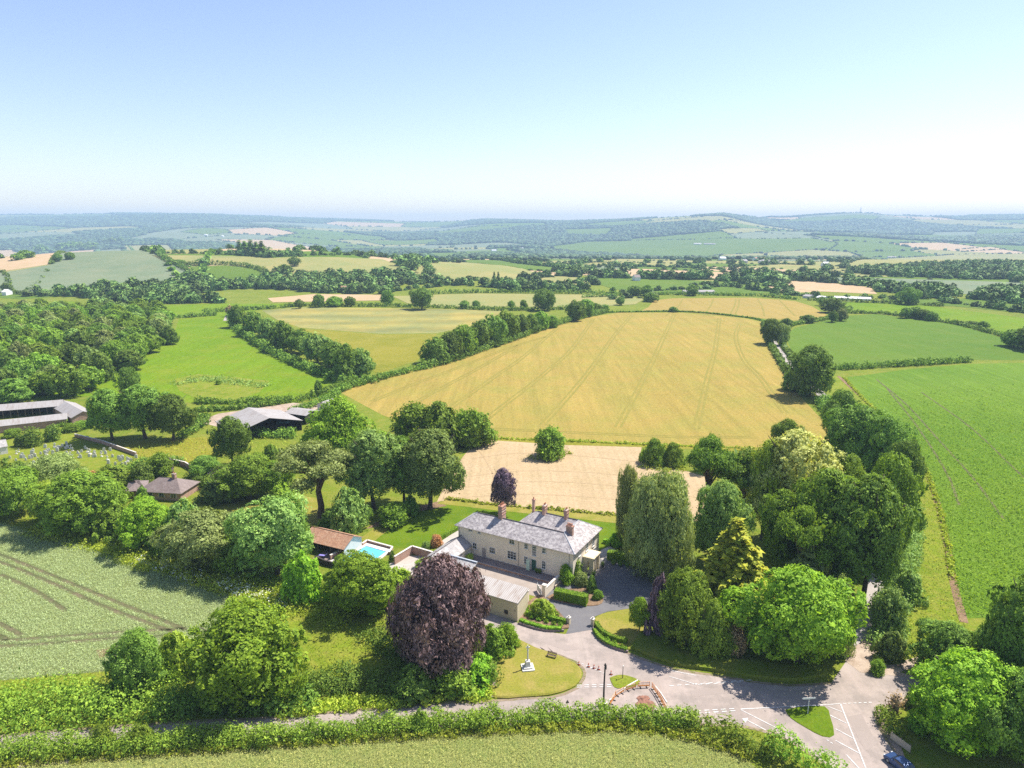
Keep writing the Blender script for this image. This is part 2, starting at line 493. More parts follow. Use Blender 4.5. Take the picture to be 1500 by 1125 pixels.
class MB:
    """collects simple shapes into one mesh"""

    def __init__(s):
        s.v, s.f, s.uv = [], [], {}

    def poly(s, pts, uvs=None):
        b = len(s.v)
        s.v += [tuple(p) for p in pts]
        s.f.append(list(range(b, b + len(pts))))
        if uvs:
            s.uv[len(s.f) - 1] = uvs
        return s

    def slope(s, pts):
        """a roof plane with UVs in metres along the eave (first edge) and up the slope"""
        p = [Vector(q) for q in pts]
        e = (p[1] - p[0]).normalized()
        n = (p[1] - p[0]).cross(p[2] - p[0]).normalized()
        u = n.cross(e)
        return s.poly(pts, [((q - p[0]).dot(e), (q - p[0]).dot(u)) for q in p])

    def prism(s, pts, z0, z1, top=True, bot=True):
        n = len(pts)
        a = sum(pts[i][0] * pts[(i + 1) % n][1] - pts[(i + 1) % n][0] * pts[i][1] for i in range(n))
        if a < 0:
            pts = pts[::-1]
        b = len(s.v)
        s.v += [(p[0], p[1], z0) for p in pts] + [(p[0], p[1], z1) for p in pts]
        for i in range(n):
            j = (i + 1) % n
            s.f.append([b + i, b + j, b + n + j, b + n + i])
        if top:
            s.f.append([b + n + i for i in range(n)])
        if bot:
            s.f.append([b + i for i in range(n)][::-1])
        return s

    def box(s, x0, x1, y0, y1, z0, z1):
        return s.prism([(x0, y0), (x1, y0), (x1, y1), (x0, y1)], z0, z1)

    def tube(s, pts, r0, r1=None, n=7):
        r1 = r0 if r1 is None else r1
        pts = [Vector(p) for p in pts]
        b = len(s.v)
        m = len(pts)
        for i, p in enumerate(pts):
            d = (pts[min(i + 1, m - 1)] - pts[max(i - 1, 0)]).normalized()
            a = d.orthogonal().normalized() if abs(d.z) < 0.95 else Vector((1, 0, 0))
            a = (a - d * a.dot(d)).normalized()
            c = d.cross(a)
            r = r0 + (r1 - r0) * i / max(m - 1, 1)
            for k in range(n):
                t = 2 * math.pi * k / n
                s.v.append(tuple(p + (a * math.cos(t) + c * math.sin(t)) * r))
        for i in range(m - 1):
            for k in range(n):
                q = (k + 1) % n
                s.f.append([b + i * n + k, b + i * n + q, b + i * n + n + q, b + i * n + n + k])
        s.f.append([b + k for k in range(n)][::-1])
        s.f.append([b + (m - 1) * n + k for k in range(n)])
        return s

    def lathe(s, prof, n=12, c=(0, 0)):
        b = len(s.v)
        for r, z in prof:
            for k in range(n):
                t = 2 * math.pi * k / n
                s.v.append((c[0] + r * math.cos(t), c[1] + r * math.sin(t), z))
        for i in range(len(prof) - 1):
            for k in range(n):
                q = (k + 1) % n
                s.f.append([b + i * n + k, b + i * n + q, b + i * n + n + q, b + i * n + n + k])
        s.f.append([b + k for k in range(n)][::-1])
        s.f.append([b + (len(prof) - 1) * n + k for k in range(n)])
        return s

    def build(s, name, mat, parent=None, bevel=0.0, smooth=False):
        me = bpy.data.meshes.new(name)
        me.from_pydata(s.v, [], s.f)
        if s.uv:
            ul = me.uv_layers.new(name='UVMap')
            for fi, uvs in s.uv.items():
                for li, uv in zip(me.polygons[fi].loop_indices, uvs):
                    ul.data[li].uv = uv
        me.materials.append(mat)
        if smooth:
            for p in me.polygons:
                p.use_smooth = True
        o = ob(name, me, parent)
        if bevel:
            md = o.modifiers.new('bevel', 'BEVEL')
            md.width = bevel
            md.segments = 2
        return o


# ------------------------------------------------------------------ ground sheet and draped sheets
TH = np.radians(np.linspace(-64, 64, 180))
RR = 24 * (12600 / 24) ** np.linspace(0, 1, 280)
gx = np.outer(np.sin(TH), RR)
gy = np.outer(np.cos(TH), RR)
gz = height(gx, gy)
GV = np.stack([gx, gy, gz], -1).reshape(-1, 3)
nr = len(RR)
ii, jj = np.meshgrid(np.arange(len(TH) - 1), np.arange(nr - 1), indexing='ij')
q0 = (ii * nr + jj).ravel()
GT = np.concatenate([np.stack([q0, q0 + 1, q0 + nr], 1), np.stack([q0 + 1, q0 + nr + 1, q0 + nr], 1)])
GRAD = np.hypot(GV[:, 0], GV[:, 1])
TB0 = GV[GT][:, :, :2].min(1)
TB1 = GV[GT][:, :, :2].max(1)
ground = tag(ob('ground', mesh_np('ground', GV, GT[:, ::-1], M['grass'], smooth=True)), kind='structure')


def inside(P, poly):
    x, y = P[:, 0], P[:, 1]
    r = np.zeros(len(P), bool)
    n = len(poly)
    for i in range(n):
        x0, y0 = poly[i]
        x1, y1 = poly[(i + 1) % n]
        if y0 == y1:
            continue
        c = ((y0 > y) != (y1 > y)) & (x < (x1 - x0) * (y - y0) / (y1 - y0) + x0)
        r ^= c
    return r


def clip(poly, tri):
    """Sutherland-Hodgman: any polygon against one counter-clockwise triangle"""
    out = poly
    for k in range(3):
        ax, ay = tri[k]
        bx, by = tri[(k + 1) % 3]
        inp, out = out, []
        for i in range(len(inp)):
            p, q = inp[i - 1], inp[i]
            dp = (bx - ax) * (p[1] - ay) - (by - ay) * (p[0] - ax)
            dq = (bx - ax) * (q[1] - ay) - (by - ay) * (q[0] - ax)
            if (dp >= 0) != (dq >= 0):
                t = dp / (dp - dq)
                out.append((p[0] + (q[0] - p[0]) * t, p[1] + (q[1] - p[1]) * t))
            if dq >= 0:
                out.append(q)
        if not out:
            break
    return out


def drape(name, polys, mat, lev, label=None):
    """one sheet lying on the ground; each polygon (list of xy) is cut along the ground's own triangles"""
    vs, fs = [], []
    for poly in polys:
        P = [(float(p[0]), float(p[1])) for p in poly]
        A = np.array(P)
        lo, hi = A.min(0), A.max(0)
        c = np.where((TB1 >= lo).all(1) & (TB0 <= hi).all(1))[0]
        if not len(c):
            continue
        ids = np.unique(GT[c])
        isin = np.zeros(len(GV), bool)
        isin[ids] = inside(GV[ids], P)
        allin = isin[GT[c]].all(1)
        edge = np.zeros(len(c), bool)
        for i in range(len(P)):
            a, b = A[i - 1], A[i]
            m = max(1, int(np.hypot(*(b - a)) / max(1.5, 0.01 * np.hypot(*a))))
            for k in range(m):
                p, q = a + (b - a) * k / m, a + (b - a) * (k + 1) / m
                l, h = np.minimum(p, q), np.maximum(p, q)
                edge |= (TB1[c] >= l).all(1) & (TB0[c] <= h).all(1)
        for t, full, e in zip(c, allin, edge):
            T = GV[GT[t]]
            if full and not e:
                pl = [tuple(v[:2]) for v in T]
            elif e:
                (x0, y0, _), (x1, y1, _), (x2, y2, _) = T
                tri = [(x0, y0), (x1, y1), (x2, y2)]
                if (x1 - x0) * (y2 - y0) - (y1 - y0) * (x2 - x0) < 0:
                    tri = tri[::-1]
                pl = clip(P, tri)
                cl = []
                for p in pl:
                    if not cl or abs(p[0] - cl[-1][0]) + abs(p[1] - cl[-1][1]) > 1e-5:
                        cl.append(p)
                pl = cl
                if len(pl) < 3:
                    continue
            else:
                continue
            n = np.cross(T[1] - T[0], T[2] - T[0])
            b0 = len(vs)
            for p in pl:
                z = T[0][2] - (n[0] * (p[0] - T[0][0]) + n[1] * (p[1] - T[0][1])) / n[2]
                vs.append((p[0], p[1], z + lev * (0.004 + 4e-5 * math.hypot(p[0], p[1]))))
            a2 = sum(pl[i - 1][0] * pl[i][1] - pl[i][0] * pl[i - 1][1] for i in range(len(pl)))
            r = list(range(b0, b0 + len(pl)))
            fs.append(r if a2 > 0 else r[::-1])
    me = bpy.data.meshes.new(name)
    me.from_pydata(vs, [], fs)
    me.materials.append(mat)
    for p in me.polygons:
        p.use_smooth = True
    o = ob(name, me)
    return tag(o, label, kind='structure')


def strip(pts, w):
    """polygon round a polyline of width w"""
    p = [Vector((q[0], q[1])) for q in pts]
    L, Rr = [], []
    for i in range(len(p)):
        d = (p[min(i + 1, len(p) - 1)] - p[max(i - 1, 0)]).normalized()
        n = Vector((-d.y, d.x)) * (w / 2)
        L.append(p[i] + n)
        Rr.append(p[i] - n)
    return L + Rr[::-1]


def seg_strips(pts, w):
    out = []
    for a, b in zip(pts[:-1], pts[1:]):
        out.append(strip([a, b], w))
    return out


def smooth_line(pts, step=3.0):
    """Catmull-Rom through xy points"""
    p = [np.array(q[:2], float) for q in pts]
    p = [2 * p[0] - p[1]] + p + [2 * p[-1] - p[-2]]
    out = []
    for i in range(1, len(p) - 2):
        n = max(2, int(np.linalg.norm(p[i + 1] - p[i]) / step))
        for k in range(n):
            t = k / n
            out.append(0.5 * (2 * p[i] + (p[i + 1] - p[i - 1]) * t + (2 * p[i - 1] - 5 * p[i] + 4 * p[i + 1] - p[i + 2]) * t * t + (3 * p[i] - p[i - 1] - 3 * p[i + 1] + p[i + 2]) * t ** 3))
    out.append(p[-2])
    return out
reseed(3)
# ================================================================== land cover
def fld(name, mat, pts, lev=1):
    return drape(name, [PX(*pts)], M[mat], lev)


EXPL = []   # outlines of the fields placed by hand, so scattered far trees keep off them


def far_fld(name, mat, pts, lev=4):
    p = PX(*pts)
    EXPL.append([(q.x, q.y) for q in p])
    return drape(name, [p], M[mat], lev)


# --- patchwork of far farmland: cells between jittered seeds
seeds = []
lr, i = math.log(840), 0
while lr < math.log(15000):
    for k in range(-9, 10):
        a = R((k + (0.5 if i % 2 else 0)) * 6.1 + random.uniform(-2.2, 2.2))
        r = math.exp(lr + random.uniform(-0.045, 0.045))
        seeds.append((r * math.sin(a), r * math.cos(a)))
    lr += 0.095 + random.uniform(0, 0.03)
    i += 1
SD = np.array(seeds)
CELLS = []
for i, s in enumerate(SD):
    r0 = np.hypot(*s)
    if r0 < 900 or r0 > 12000:
        continue
    d = np.hypot(*(SD - s).T)
    nb = np.argsort(d)[1:15]
    k = 0.25 * r0
    poly = [(s[0] - k, s[1] - k), (s[0] + k, s[1] - k), (s[0] + k, s[1] + k), (s[0] - k, s[1] + k)]
    for n in nb:
        m = (SD[n] + s) / 2
        dv = SD[n] - s
        out = []
        for j in range(len(poly)):
            p, q = poly[j - 1], poly[j]
            dp = (p[0] - m[0]) * dv[0] + (p[1] - m[1]) * dv[1]
            dq = (q[0] - m[0]) * dv[0] + (q[1] - m[1]) * dv[1]
            if (dp <= 0) != (dq <= 0):
                t = dp / (dp - dq)
                out.append((p[0] + (q[0] - p[0]) * t, p[1] + (q[1] - p[1]) * t))
            if dq <= 0:
                out.append(q)
        poly = out
    if len(poly) > 2:
        nz = math.sin(s[0] / 470 + 1) + math.sin(s[1] / 390 + s[0] / 900) + random.uniform(-1, 1)
        far = np.clip((r0 - 1800) / 3000, 0, 1)
        wood = nz > (1.7 if r0 < 2300 else 0.9) - 0.75 * far
        CELLS.append((poly, wood, r0))
kinds = {'pasture_far': [], 'tan': [], 'greygreen': [], 'crop2': [], 'stubble_far': [], 'grass': []}
for poly, wood, r0 in CELLS:
    if wood:
        kinds['grass'].append(poly)
    else:
        kinds[random.choices(['pasture_far', 'tan', 'greygreen', 'crop2', 'stubble_far'], [4, 3.2, 2.4, 1.4, 1.6])[0]].append(poly)
for k, v in kinds.items():
    drape('farmland', v, M[k], 2)

# --- fields seen at middle distance
far_fld('oat_field', 'greygreen', [(-30, 408), (0, 400), (75, 388), (145, 367), (180, 364), (215, 369), (235, 375), (285, 402), (270, 416), (200, 424), (80, 428), (-30, 430)], 5)
far_fld('stubble_field', 'stubble_far', [(-30, 386), (0, 383), (60, 372), (145, 365), (142, 368), (75, 387), (0, 398), (-30, 404)], 5)
far_fld('stubble_field', 'stubble_far', [(-20, 368), (20, 366), (25, 370), (-20, 382)])
far_fld('wheat_field', 'tan', [(148, 361), (250, 359), (312, 372), (232, 372), (180, 362)], 5)
far_fld('wheat_field', 'tan', [(222, 374), (330, 375), (400, 378), (500, 377), (560, 380), (615, 400), (560, 406), (500, 406), (430, 406), (400, 402), (380, 392), (290, 388), (245, 387)], 5)
far_fld('pasture', 'pasture_far', [(278, 391), (330, 389), (375, 395), (392, 406), (310, 408), (288, 401)], 6)
far_fld('wheat_field', 'tan', [(617, 387), (700, 385), (785, 400), (760, 410), (630, 413), (600, 409)], 5)
far_fld('stubble_field', 'stubble_far', [(392, 437), (460, 431), (560, 432), (565, 440), (400, 443)], 5)
far_fld('wheat_field', 'tan', [(575, 434), (700, 430), (900, 432), (945, 438), (930, 446), (860, 450), (640, 449), (600, 446)], 5)
far_fld('stubble_field', 'stubble_far', [(850, 394), (940, 394), (1060, 399), (1120, 405), (1115, 411), (1000, 408), (850, 403)], 5)
far_fld('stubble_field', 'stubble_far', [(1140, 411), (1200, 413), (1275, 421), (1285, 431), (1200, 427), (1145, 421)], 5)
far_fld('pasture', 'pasture_far', [(850, 406), (985, 410), (1120, 414), (1135, 430), (1000, 430), (900, 424)], 5)
far_fld('pasture', 'pasture_far', [(792, 362), (860, 354), (940, 352), (1030, 351), (1190, 349), (1228, 357), (1218, 364), (1140, 369), (1060, 373), (980, 379), (900, 373), (850, 370)], 6)
far_fld('wheat_field', 'tan', [(1235, 388), (1300, 379), (1400, 373), (1530, 371), (1530, 384), (1400, 388), (1330, 393), (1245, 394)], 5)
far_fld('pasture', 'greygreen', [(1155, 405), (1300, 408), (1530, 415), (1530, 424), (1400, 432), (1290, 421)], 5)
far_fld('pasture', 'pasture_far', [(1287, 433), (1390, 440), (1450, 433), (1530, 448), (1530, 462), (1400, 449), (1300, 444)], 5)
far_fld('pasture', 'pasture_far', [(1430, 335), (1530, 335), (1530, 341), (1430, 343)], 6)
far_fld('stubble_field', 'stubble_far', [(1400, 366), (1450, 362), (1472, 365), (1410, 369)], 6)
far_fld('stubble_field', 'stubble_far', [(315, 351), (400, 352), (450, 361), (480, 366), (440, 366), (370, 358)], 6)
far_fld('pasture', 'pasture_far', [(528, 352), (640, 350), (645, 356), (560, 359)], 6)
far_fld('pasture', 'pasture_far', [(265, 340), (300, 334), (330, 336), (340, 341), (300, 344)], 6)
far_fld('wheat_field', 'tan', [(1050, 337), (1110, 335), (1125, 339), (1070, 343)], 6)
far_fld('pasture', 'pasture_far', [(827, 336), (900, 334), (890, 345), (830, 344)], 6)
far_fld('pasture', 'pasture_far', [(1110, 322), (1180, 319), (1245, 315), (1290, 317), (1280, 323), (1200, 325)], 6)
far_fld('pasture', 'pasture_far', [(610, 371), (680, 370), (720, 375), (640, 378)], 5)
far_fld('pasture', 'pasture_far', [(620, 380), (720, 381), (820, 390), (830, 396), (760, 393), (690, 385)], 5)
far_fld('pasture', 'pasture', [(-30, 448), (0, 446), (108, 442), (112, 447), (0, 453), (-30, 455)], 5)

# --- nearer fields
fld('pasture', 'pasture', [(240, 447), (330, 445), (440, 445), (398, 451), (330, 462), (262, 466)])
fld('wheat_field', 'strip', [(384, 455), (440, 450), (620, 452), (735, 455), (720, 470), (690, 478), (640, 488), (560, 489), (440, 480), (405, 468)])
fld('hay_meadow', 'olivef', [(405, 468), (440, 481), (560, 490), (640, 489), (630, 505), (612, 528), (552, 548), (530, 530), (480, 500)])
fld('pasture', 'pasture', [(262, 467), (330, 462), (345, 478), (380, 505), (440, 528), (500, 548), (530, 560), (480, 580), (430, 590), (300, 594), (205, 575), (-40, 592), (-40, 560), (120, 540), (215, 515), (250, 500), (258, 480)])
fld('rushy_ground', 'verge', [(255, 555), (290, 548), (340, 552), (395, 558), (380, 575), (340, 588), (290, 585), (262, 572)], 2)
fld('barley_field', 'barley', [(497, 574), (560, 551), (620, 539), (700, 517), (765, 494), (800, 480), (860, 465), (905, 458), (1000, 458), (1090, 466), (1118, 472), (1128, 505), (1140, 535), (1165, 572), (1195, 605), (1215, 625), (1215, 652), (1100, 656), (900, 648), (720, 641), (620, 628), (560, 608)])
fld('barley_field', 'barley_far', [(958, 440), (985, 437), (1100, 436), (1165, 441), (1190, 449), (1212, 462), (1190, 471), (1090, 465), (1000, 457), (935, 457), (950, 450)])
fld('stubble_field', 'stubble', [(640, 735), (662, 690), (690, 654), (722, 645), (785, 648), (830, 652), (940, 655), (936, 676), (985, 684), (1040, 700), (1040, 765), (905, 754), (800, 745), (720, 738), (680, 730)])
fld('grass_strip', 'olivef', [(560, 609), (620, 629), (720, 642), (900, 649), (1100, 657), (1215, 653), (1215, 660), (1100, 662), (940, 655), (830, 652), (722, 645), (620, 634)], 2)
fld('pasture', 'crop2', [(1150, 492), (1165, 480), (1235, 463), (1282, 460), (1400, 475), (1530, 512), (1530, 528), (1420, 527), (1235, 541), (1200, 540), (1160, 515)])
fld('pasture', 'pasture', [(1233, 442), (1330, 444), (1530, 470), (1530, 508), (1440, 480), (1300, 459), (1240, 456)])
fld('crop_field', 'crop', [(1240, 553), (1330, 541), (1420, 533), (1540, 531), (1600, 540), (1750, 760), (1560, 905), (1408, 905), (1396, 850), (1384, 780), (1366, 715), (1345, 672), (1300, 618), (1262, 582)], 2)
fld('field_margin', 'verge', [(1200, 545), (1240, 552), (1262, 581), (1300, 617), (1345, 671), (1366, 714), (1384, 779), (1396, 849), (1410, 906), (1480, 906), (1430, 965), (1330, 985), (1285, 985), (1300, 900), (1350, 820), (1340, 700), (1250, 600), (1205, 570)])
drape('soil_edge', [strip(smooth_line(PX((1228, 551), (1262, 582), (1300, 618), (1345, 672), (1366, 715), (1384, 780), (1396, 850), (1412, 912))), 1.5)], M['soil'], 3)
fld('wheat_field', 'wheatg', [(-180, 735), (0, 767), (100, 794), (227, 837), (333, 871), (375, 893), (388, 912), (330, 955), (160, 983), (0, 997), (-180, 1012)])
fld('wheat_field', 'wheaty', [(-120, 1135), (0, 1120), (120, 1112), (300, 1099), (500, 1087), (640, 1079), (800, 1070), (900, 1068), (1000, 1084), (1080, 1104), (1120, 1135), (1120, 1240), (-120, 1240)])
fld('meadow', 'verge', [(0, 766), (30, 745), (200, 800), (440, 880), (560, 900), (600, 990), (720, 1000), (720, 1024), (400, 1050), (0, 1076), (0, 999), (160, 985), (330, 957), (388, 914), (376, 892), (227, 836), (100, 793)])
fld('meadow', 'grass', [(290, 690), (330, 640), (420, 640), (450, 690), (480, 760), (420, 800), (330, 745)])
fld('orchard_lawn', 'drylawn', [(322, 740), (400, 722), (470, 730), (480, 760), (440, 775), (350, 765)], 2)
fld('farm_meadow', 'olivef', [(150, 645), (220, 645), (300, 640), (330, 655), (300, 690), (240, 672), (180, 665)])
fld('churchyard', 'verge', [(-10, 655), (60, 630), (150, 642), (205, 668), (200, 690), (120, 700), (0, 700)], 2)
fld('farmyard', 'dirt', [(290, 618), (320, 606), (430, 590), (480, 596), (480, 604), (440, 616), (430, 628), (330, 628)], 2)

# --- wheel tracks
T = []
for ln in ([(672, 700), (760, 690), (860, 692), (940, 700), (1010, 712)], [(662, 716), (760, 706), (860, 708), (960, 720), (1030, 730)], [(690, 672), (760, 664), (850, 668), (930, 676)], [(655, 730), (760, 724), (860, 728), (960, 738)], [(700, 657), (720, 690), (728, 735)]):
    T.append(strip(smooth_line(PX(*ln), 4), .5))
drape('wheel_mark', T, M['track_s'], 3)
T = []
for ln in ([(1084, 474), (1078, 492), (1088, 524), (1116, 556), (1150, 605)], [(1054, 466), (1048, 510), (1036, 556), (1020, 628)],
           [(988, 460), (965, 510), (940, 560), (905, 626)], [(925, 462), (905, 485), (880, 520), (850, 560), (795, 622)], [(870, 466), (840, 508), (800, 545), (740, 592), (705, 620)],
           [(815, 482), (770, 520), (720, 555), (670, 590), (640, 612)], [(760, 506), (700, 540), (640, 572), (590, 600)], [(720, 628), (850, 634), (1000, 640), (1100, 640)], [(545, 588), (600, 565), (680, 535), (750, 508), (800, 493)]):
    q = smooth_line(PX(*ln), 8)
    for e in (-1.0, 1.0):
        o = []
        for i in range(len(q)):
            d = np.array(q[min(i + 1, len(q) - 1)]) - np.array(q[max(i - 1, 0)])
            d /= np.linalg.norm(d)
            o.append((q[i][0] - d[1] * e, q[i][1] + d[0] * e))
        T.append(strip(o, 1.0))
drape('wheel_track', T, M['track'], 3)
T = []
for x0, x1, xb in ((1000, 994, 975), (1045, 1041, 1030), (1078, 1076, 1068), (1083, 1082, 1076), (1110, 1116, 1120), (1140, 1150, 1165)):
    T.append(strip(smooth_line(PX((x0, 438), (x1, 448), (xb, 463)), 10), 1.4))
drape('wheel_track', T, M['track'], 3)
T = []
for ln in ([(1284, 556), (1327, 592), (1380, 650), (1425, 700), (1470, 760)], [(1300, 570), (1340, 620), (1385, 690), (1405, 740)], [(1350, 575), (1420, 625), (1500, 700)]):
    q = smooth_line(PX(*ln), 6)
    T.append(strip(q, 0.7))
drape('wheel_track', T, M['track_g'], 4)
T = []
for ln in ([(-40, 801), (0, 813), (70, 841), (160, 878), (275, 924)], [(-40, 813), (0, 824), (70, 852), (150, 888), (255, 927)], [(0, 842), (50, 865), (97, 895)],
           [(-20, 948), (60, 944), (160, 936), (262, 931)], [(-30, 941), (33, 937), (140, 929), (270, 921)], [(-20, 907), (0, 914), (33, 932)], [(-20, 922), (12, 938)]):
    T.append(strip(smooth_line(PX(*ln), 3), 1.0))
drape('wheel_track', T, M['track_g'], 3)
fld('bare_patch', 'soil', [(140, 953), (165, 949), (160, 960), (146, 964)], 4)
# --- lane through the right-hand tree row
drape('lane', [strip(smooth_line(PX((1264, 950), (1268, 930), (1280, 880), (1290, 800), (1270, 720), (1235, 640), (1212, 592), (1203, 578)), 5), 4.2), strip(smooth_line(PX((1203, 578), (1180, 552), (1150, 525), (1137, 507), (1133, 498), (1140, 488)), 8), 4.0)], M['lane'], 3)
drape('lane', [strip(smooth_line(PX((330, 470), (336, 458), (345, 452)), 8), 3)], M['lane'], 5)

# ================================================================== roads
ROAD = [(684, 884), (757, 912), (797, 925), (827, 929), (870, 922), (882, 939), (922, 957), (983, 978), (1050, 989), (1106, 998), (1162, 1003), (1218, 1000), (1240, 968), (1262, 962), (1296, 985), (1352, 996), (1400, 1003), (1400, 1024), (1343, 1016), (1305, 1030), (1282, 1042), (1290, 1066), (1312, 1104), (1335, 1150), (1250, 1150), (1215, 1125), (1150, 1082), (1095, 1066), (1030, 1062), (975, 1058), (900, 1058), (838, 1060), (760, 1066), (640, 1078), (300, 1100), (-40, 1130), (-40, 1081), (0, 1077), (117, 1067), (250, 1058), (400, 1050), (525, 1039), (640, 1030), (760, 1023), (812, 1020), (838, 1011), (850, 1001), (855, 986), (847, 971), (812, 957), (772, 946), (752, 934), (728, 921), (700, 912), (672, 900)]
fld('road', 'road', ROAD, 2)
drape('road_patch', [xy2 for xy2 in ([tuple(q)[:2] for q in PX(*p)] for p in ([(1010, 1012), (1060, 1007), (1075, 1014), (1015, 1021)], [(1120, 1012), (1180, 1010), (1200, 1022), (1130, 1024)], [(780, 935), (800, 936), (850, 950), (830, 954)], [(1240, 1050), (1262, 1046), (1285, 1090), (1268, 1100)], [(560, 1041), (640, 1034), (645, 1037), (565, 1045)], [(930, 970), (960, 978), (955, 984), (922, 974)]))], M['road2'], 3)
for e in ([(752, 934), (772, 946), (812, 958), (847, 972), (856, 986), (851, 1002), (838, 1012), (812, 1021), (760, 1024), (640, 1031), (525, 1040), (400, 1051), (250, 1059), (117, 1068), (0, 1078)], [(870, 923), (882, 940), (922, 958), (983, 979), (1050, 990), (1106, 999), (1162, 1004), (1218, 1001)], [(994, 1060), (1095, 1066), (1150, 1082), (1215, 1126)], [(1282, 1043), (1290, 1067), (1312, 1105), (1330, 1140)]):
    drape('road_edge', [strip([Vector((q[0] + rng.uniform(-.12, .12), q[1] + rng.uniform(-.12, .12), 0)) for q in smooth_line(PX(*e), 1.2)], .55)], M['grime'], 4)
fld('gravel_entrance', 'dirt', [(1238, 968), (1248, 950), (1262, 940), (1282, 930), (1292, 940), (1284, 962), (1300, 975), (1345, 962), (1352, 972), (1318, 985), (1352, 994), (1290, 988), (1260, 985)], 4)
fld('road_edge', 'dirt', [(1283, 1042), (1300, 1032), (1330, 1018), (1340, 1022), (1310, 1040), (1303, 1060), (1318, 1090), (1330, 1120), (1316, 1118), (1296, 1075)], 3)
fld('driveway', 'drive', [(790, 868), (812, 893), (833, 920), (829, 929), (870, 922), (866, 914), (872, 903), (890, 896), (940, 889), (985, 880), (985, 832), (922, 829), (888, 820), (884, 808), (872, 812), (868, 830), (838, 855), (800, 860)], 4)
fld('courtyard', 'court', [(650, 826), (684, 812), (838, 856), (806, 874), (796, 877), (700, 850), (664, 836)], 3)
fld('forecourt', 'paving', [(880, 806), (893, 800), (902, 806), (888, 822), (876, 818)], 5)
fld('garden_path', 'paving', [(640, 797), (672, 776), (672, 790), (655, 800)], 5)
fld('lawn', 'lawn', [(524, 787), (575, 765), (612, 752), (640, 738), (700, 739), (760, 748), (905, 760), (930, 792), (905, 800), (884, 808), (800, 800), (690, 770), (668, 778), (612, 802), (572, 803), (545, 795)], 1)
fld('dry_lawn', 'drylawn', [(640, 738), (660, 731), (720, 739), (800, 746), (905, 755), (915, 768), (800, 755), (720, 747), (680, 742)], 3)
fld('dry_lawn', 'drylawn', [(524, 790), (548, 775), (575, 772), (562, 782), (545, 795)], 3)
fld('tree_bed', 'soil', [(535, 775), (575, 750), (640, 735), (655, 741), (600, 752), (570, 768)], 2)
fld('patio', 'paving', [(577, 818), (600, 814), (632, 815), (640, 830), (615, 845), (560, 838)], 4)
fld('yard_soil', 'soil', [(655, 824), (690, 816), (700, 822), (668, 834)], 5)

# islands and greens: low raised turf with a clean edge
def turf(name, pts, mat, h=0.10):
    p = [(q.x, q.y) for q in smooth_line(PX(*pts, pts[0]), 1.5)] if 0 else [tuple(q) for q in smooth_line(PX(*pts, pts[0]), 1.5)[:-1]]
    A = np.array(p)
    c = A.mean(0)
    mb = MB()
    k = len(p)
    B = c + (A - c) * 0.97
    mb.v = [(x, y, -0.05) for x, y in p] + [(x, y, h * 0.55) for x, y in A] + [(x, y, h) for x, y in B]
    a2 = sum(p[i - 1][0] * p[i][1] - p[i][0] * p[i - 1][1] for i in range(k))
    for r in (0, 1):
        for i in range(k):
            j = (i + 1) % k
            f = [r * k + i, r * k + j, r * k + k + j, r * k + k + i]
            mb.f.append(f if a2 > 0 else f[::-1])
    f = [2 * k + i for i in range(k)]
    mb.f.append(f if a2 > 0 else f[::-1])
    return tag(mb.build(name, M[mat]), kind='structure')


turf('green', [(738, 932), (756, 936), (785, 950), (812, 959), (842, 972), (852, 986), (848, 1000), (835, 1010), (805, 1019), (765, 1022), (724, 1023), (716, 1000), (722, 960)], 'drylawn', 0.35)
turf('traffic_island', [(893, 993), (905, 989), (920, 990), (938, 998), (930, 1005), (905, 1009), (897, 1003)], 'verge')
turf('traffic_island', [(1150, 1040), (1170, 1036), (1208, 1035), (1216, 1050), (1222, 1077), (1205, 1079), (1180, 1066), (1158, 1052)], 'lawn')
turf('planted_island', [(800, 876), (815, 868), (842, 862), (862, 862), (878, 870), (884, 880), (876, 887), (855, 888), (828, 884)], 'soil', 0.2)
turf('planting_bed', [(757, 908), (764, 893), (785, 874), (798, 876), (833, 914), (826, 922), (800, 921), (775, 914)], 'soil', 0.3)
turf('planting_bed', [(869, 913), (874, 904), (893, 898), (940, 893), (948, 920), (938, 948), (920, 953), (895, 944), (877, 930)], 'drylawn', 0.35)
# grass bank in the shade of the trees, along the road
turf('bank', [(922, 951), (944, 925), (985, 945), (1050, 965), (1110, 972), (1160, 978), (1200, 978), (1212, 990), (1164, 999), (1106, 994), (1050, 985), (983, 974)], 'grass', 0.6)

# painted road markings
MK = []
def dash(a, b, w=0.14, n=0, gap=0.4):
    p, q = at(*a), at(*b)
    if not n:
        MK.append(strip([p, q], w))
    for k in range(n):
        MK.append(strip([p.lerp(q, k / n), p.lerp(q, (k + 1 - gap) / n)], w))
dash((995, 1043), (1080, 1038), .16, 7)
dash((995, 1047), (1082, 1041), .16, 7)
dash((1085, 1039), (1205, 1033))
dash((1205, 1033), (1232, 1031), .12)
dash((1235, 1031), (1280, 1029), .14, 6)
dash((1231, 1031), (1268, 1125), .16)
for y0, y1, x0, x1 in ((1035, 1043, 1212, 1233), (1048, 1060, 1216, 1240), (1068, 1082, 1224, 1250), (1085, 1104, 1224, 1259)):
    dash((x0, y0), (x1, y1), .14)
dash((1240, 1106), (1262, 1130), .14)
dash((1211, 1084), (1222, 1091), .14, 2)
dash((1085, 1040), (1140, 1068), .13)
dash((1092, 1054), (1122, 1070), .13)
MK.append([tuple(q)[:2] for q in PX((1087, 1053), (1096, 1052), (1092, 1059))])
dash((980, 1005), (1105, 996), .14, 11)
dash((1022, 1003), (1090, 999), .14, 6)
dash((980, 991), (1020, 1003), .12)
dash((985, 983), (1020, 990), .12)
dash((845, 1004), (900, 1003), .14, 5)
dash((845, 1007), (900, 1006), .14, 5)
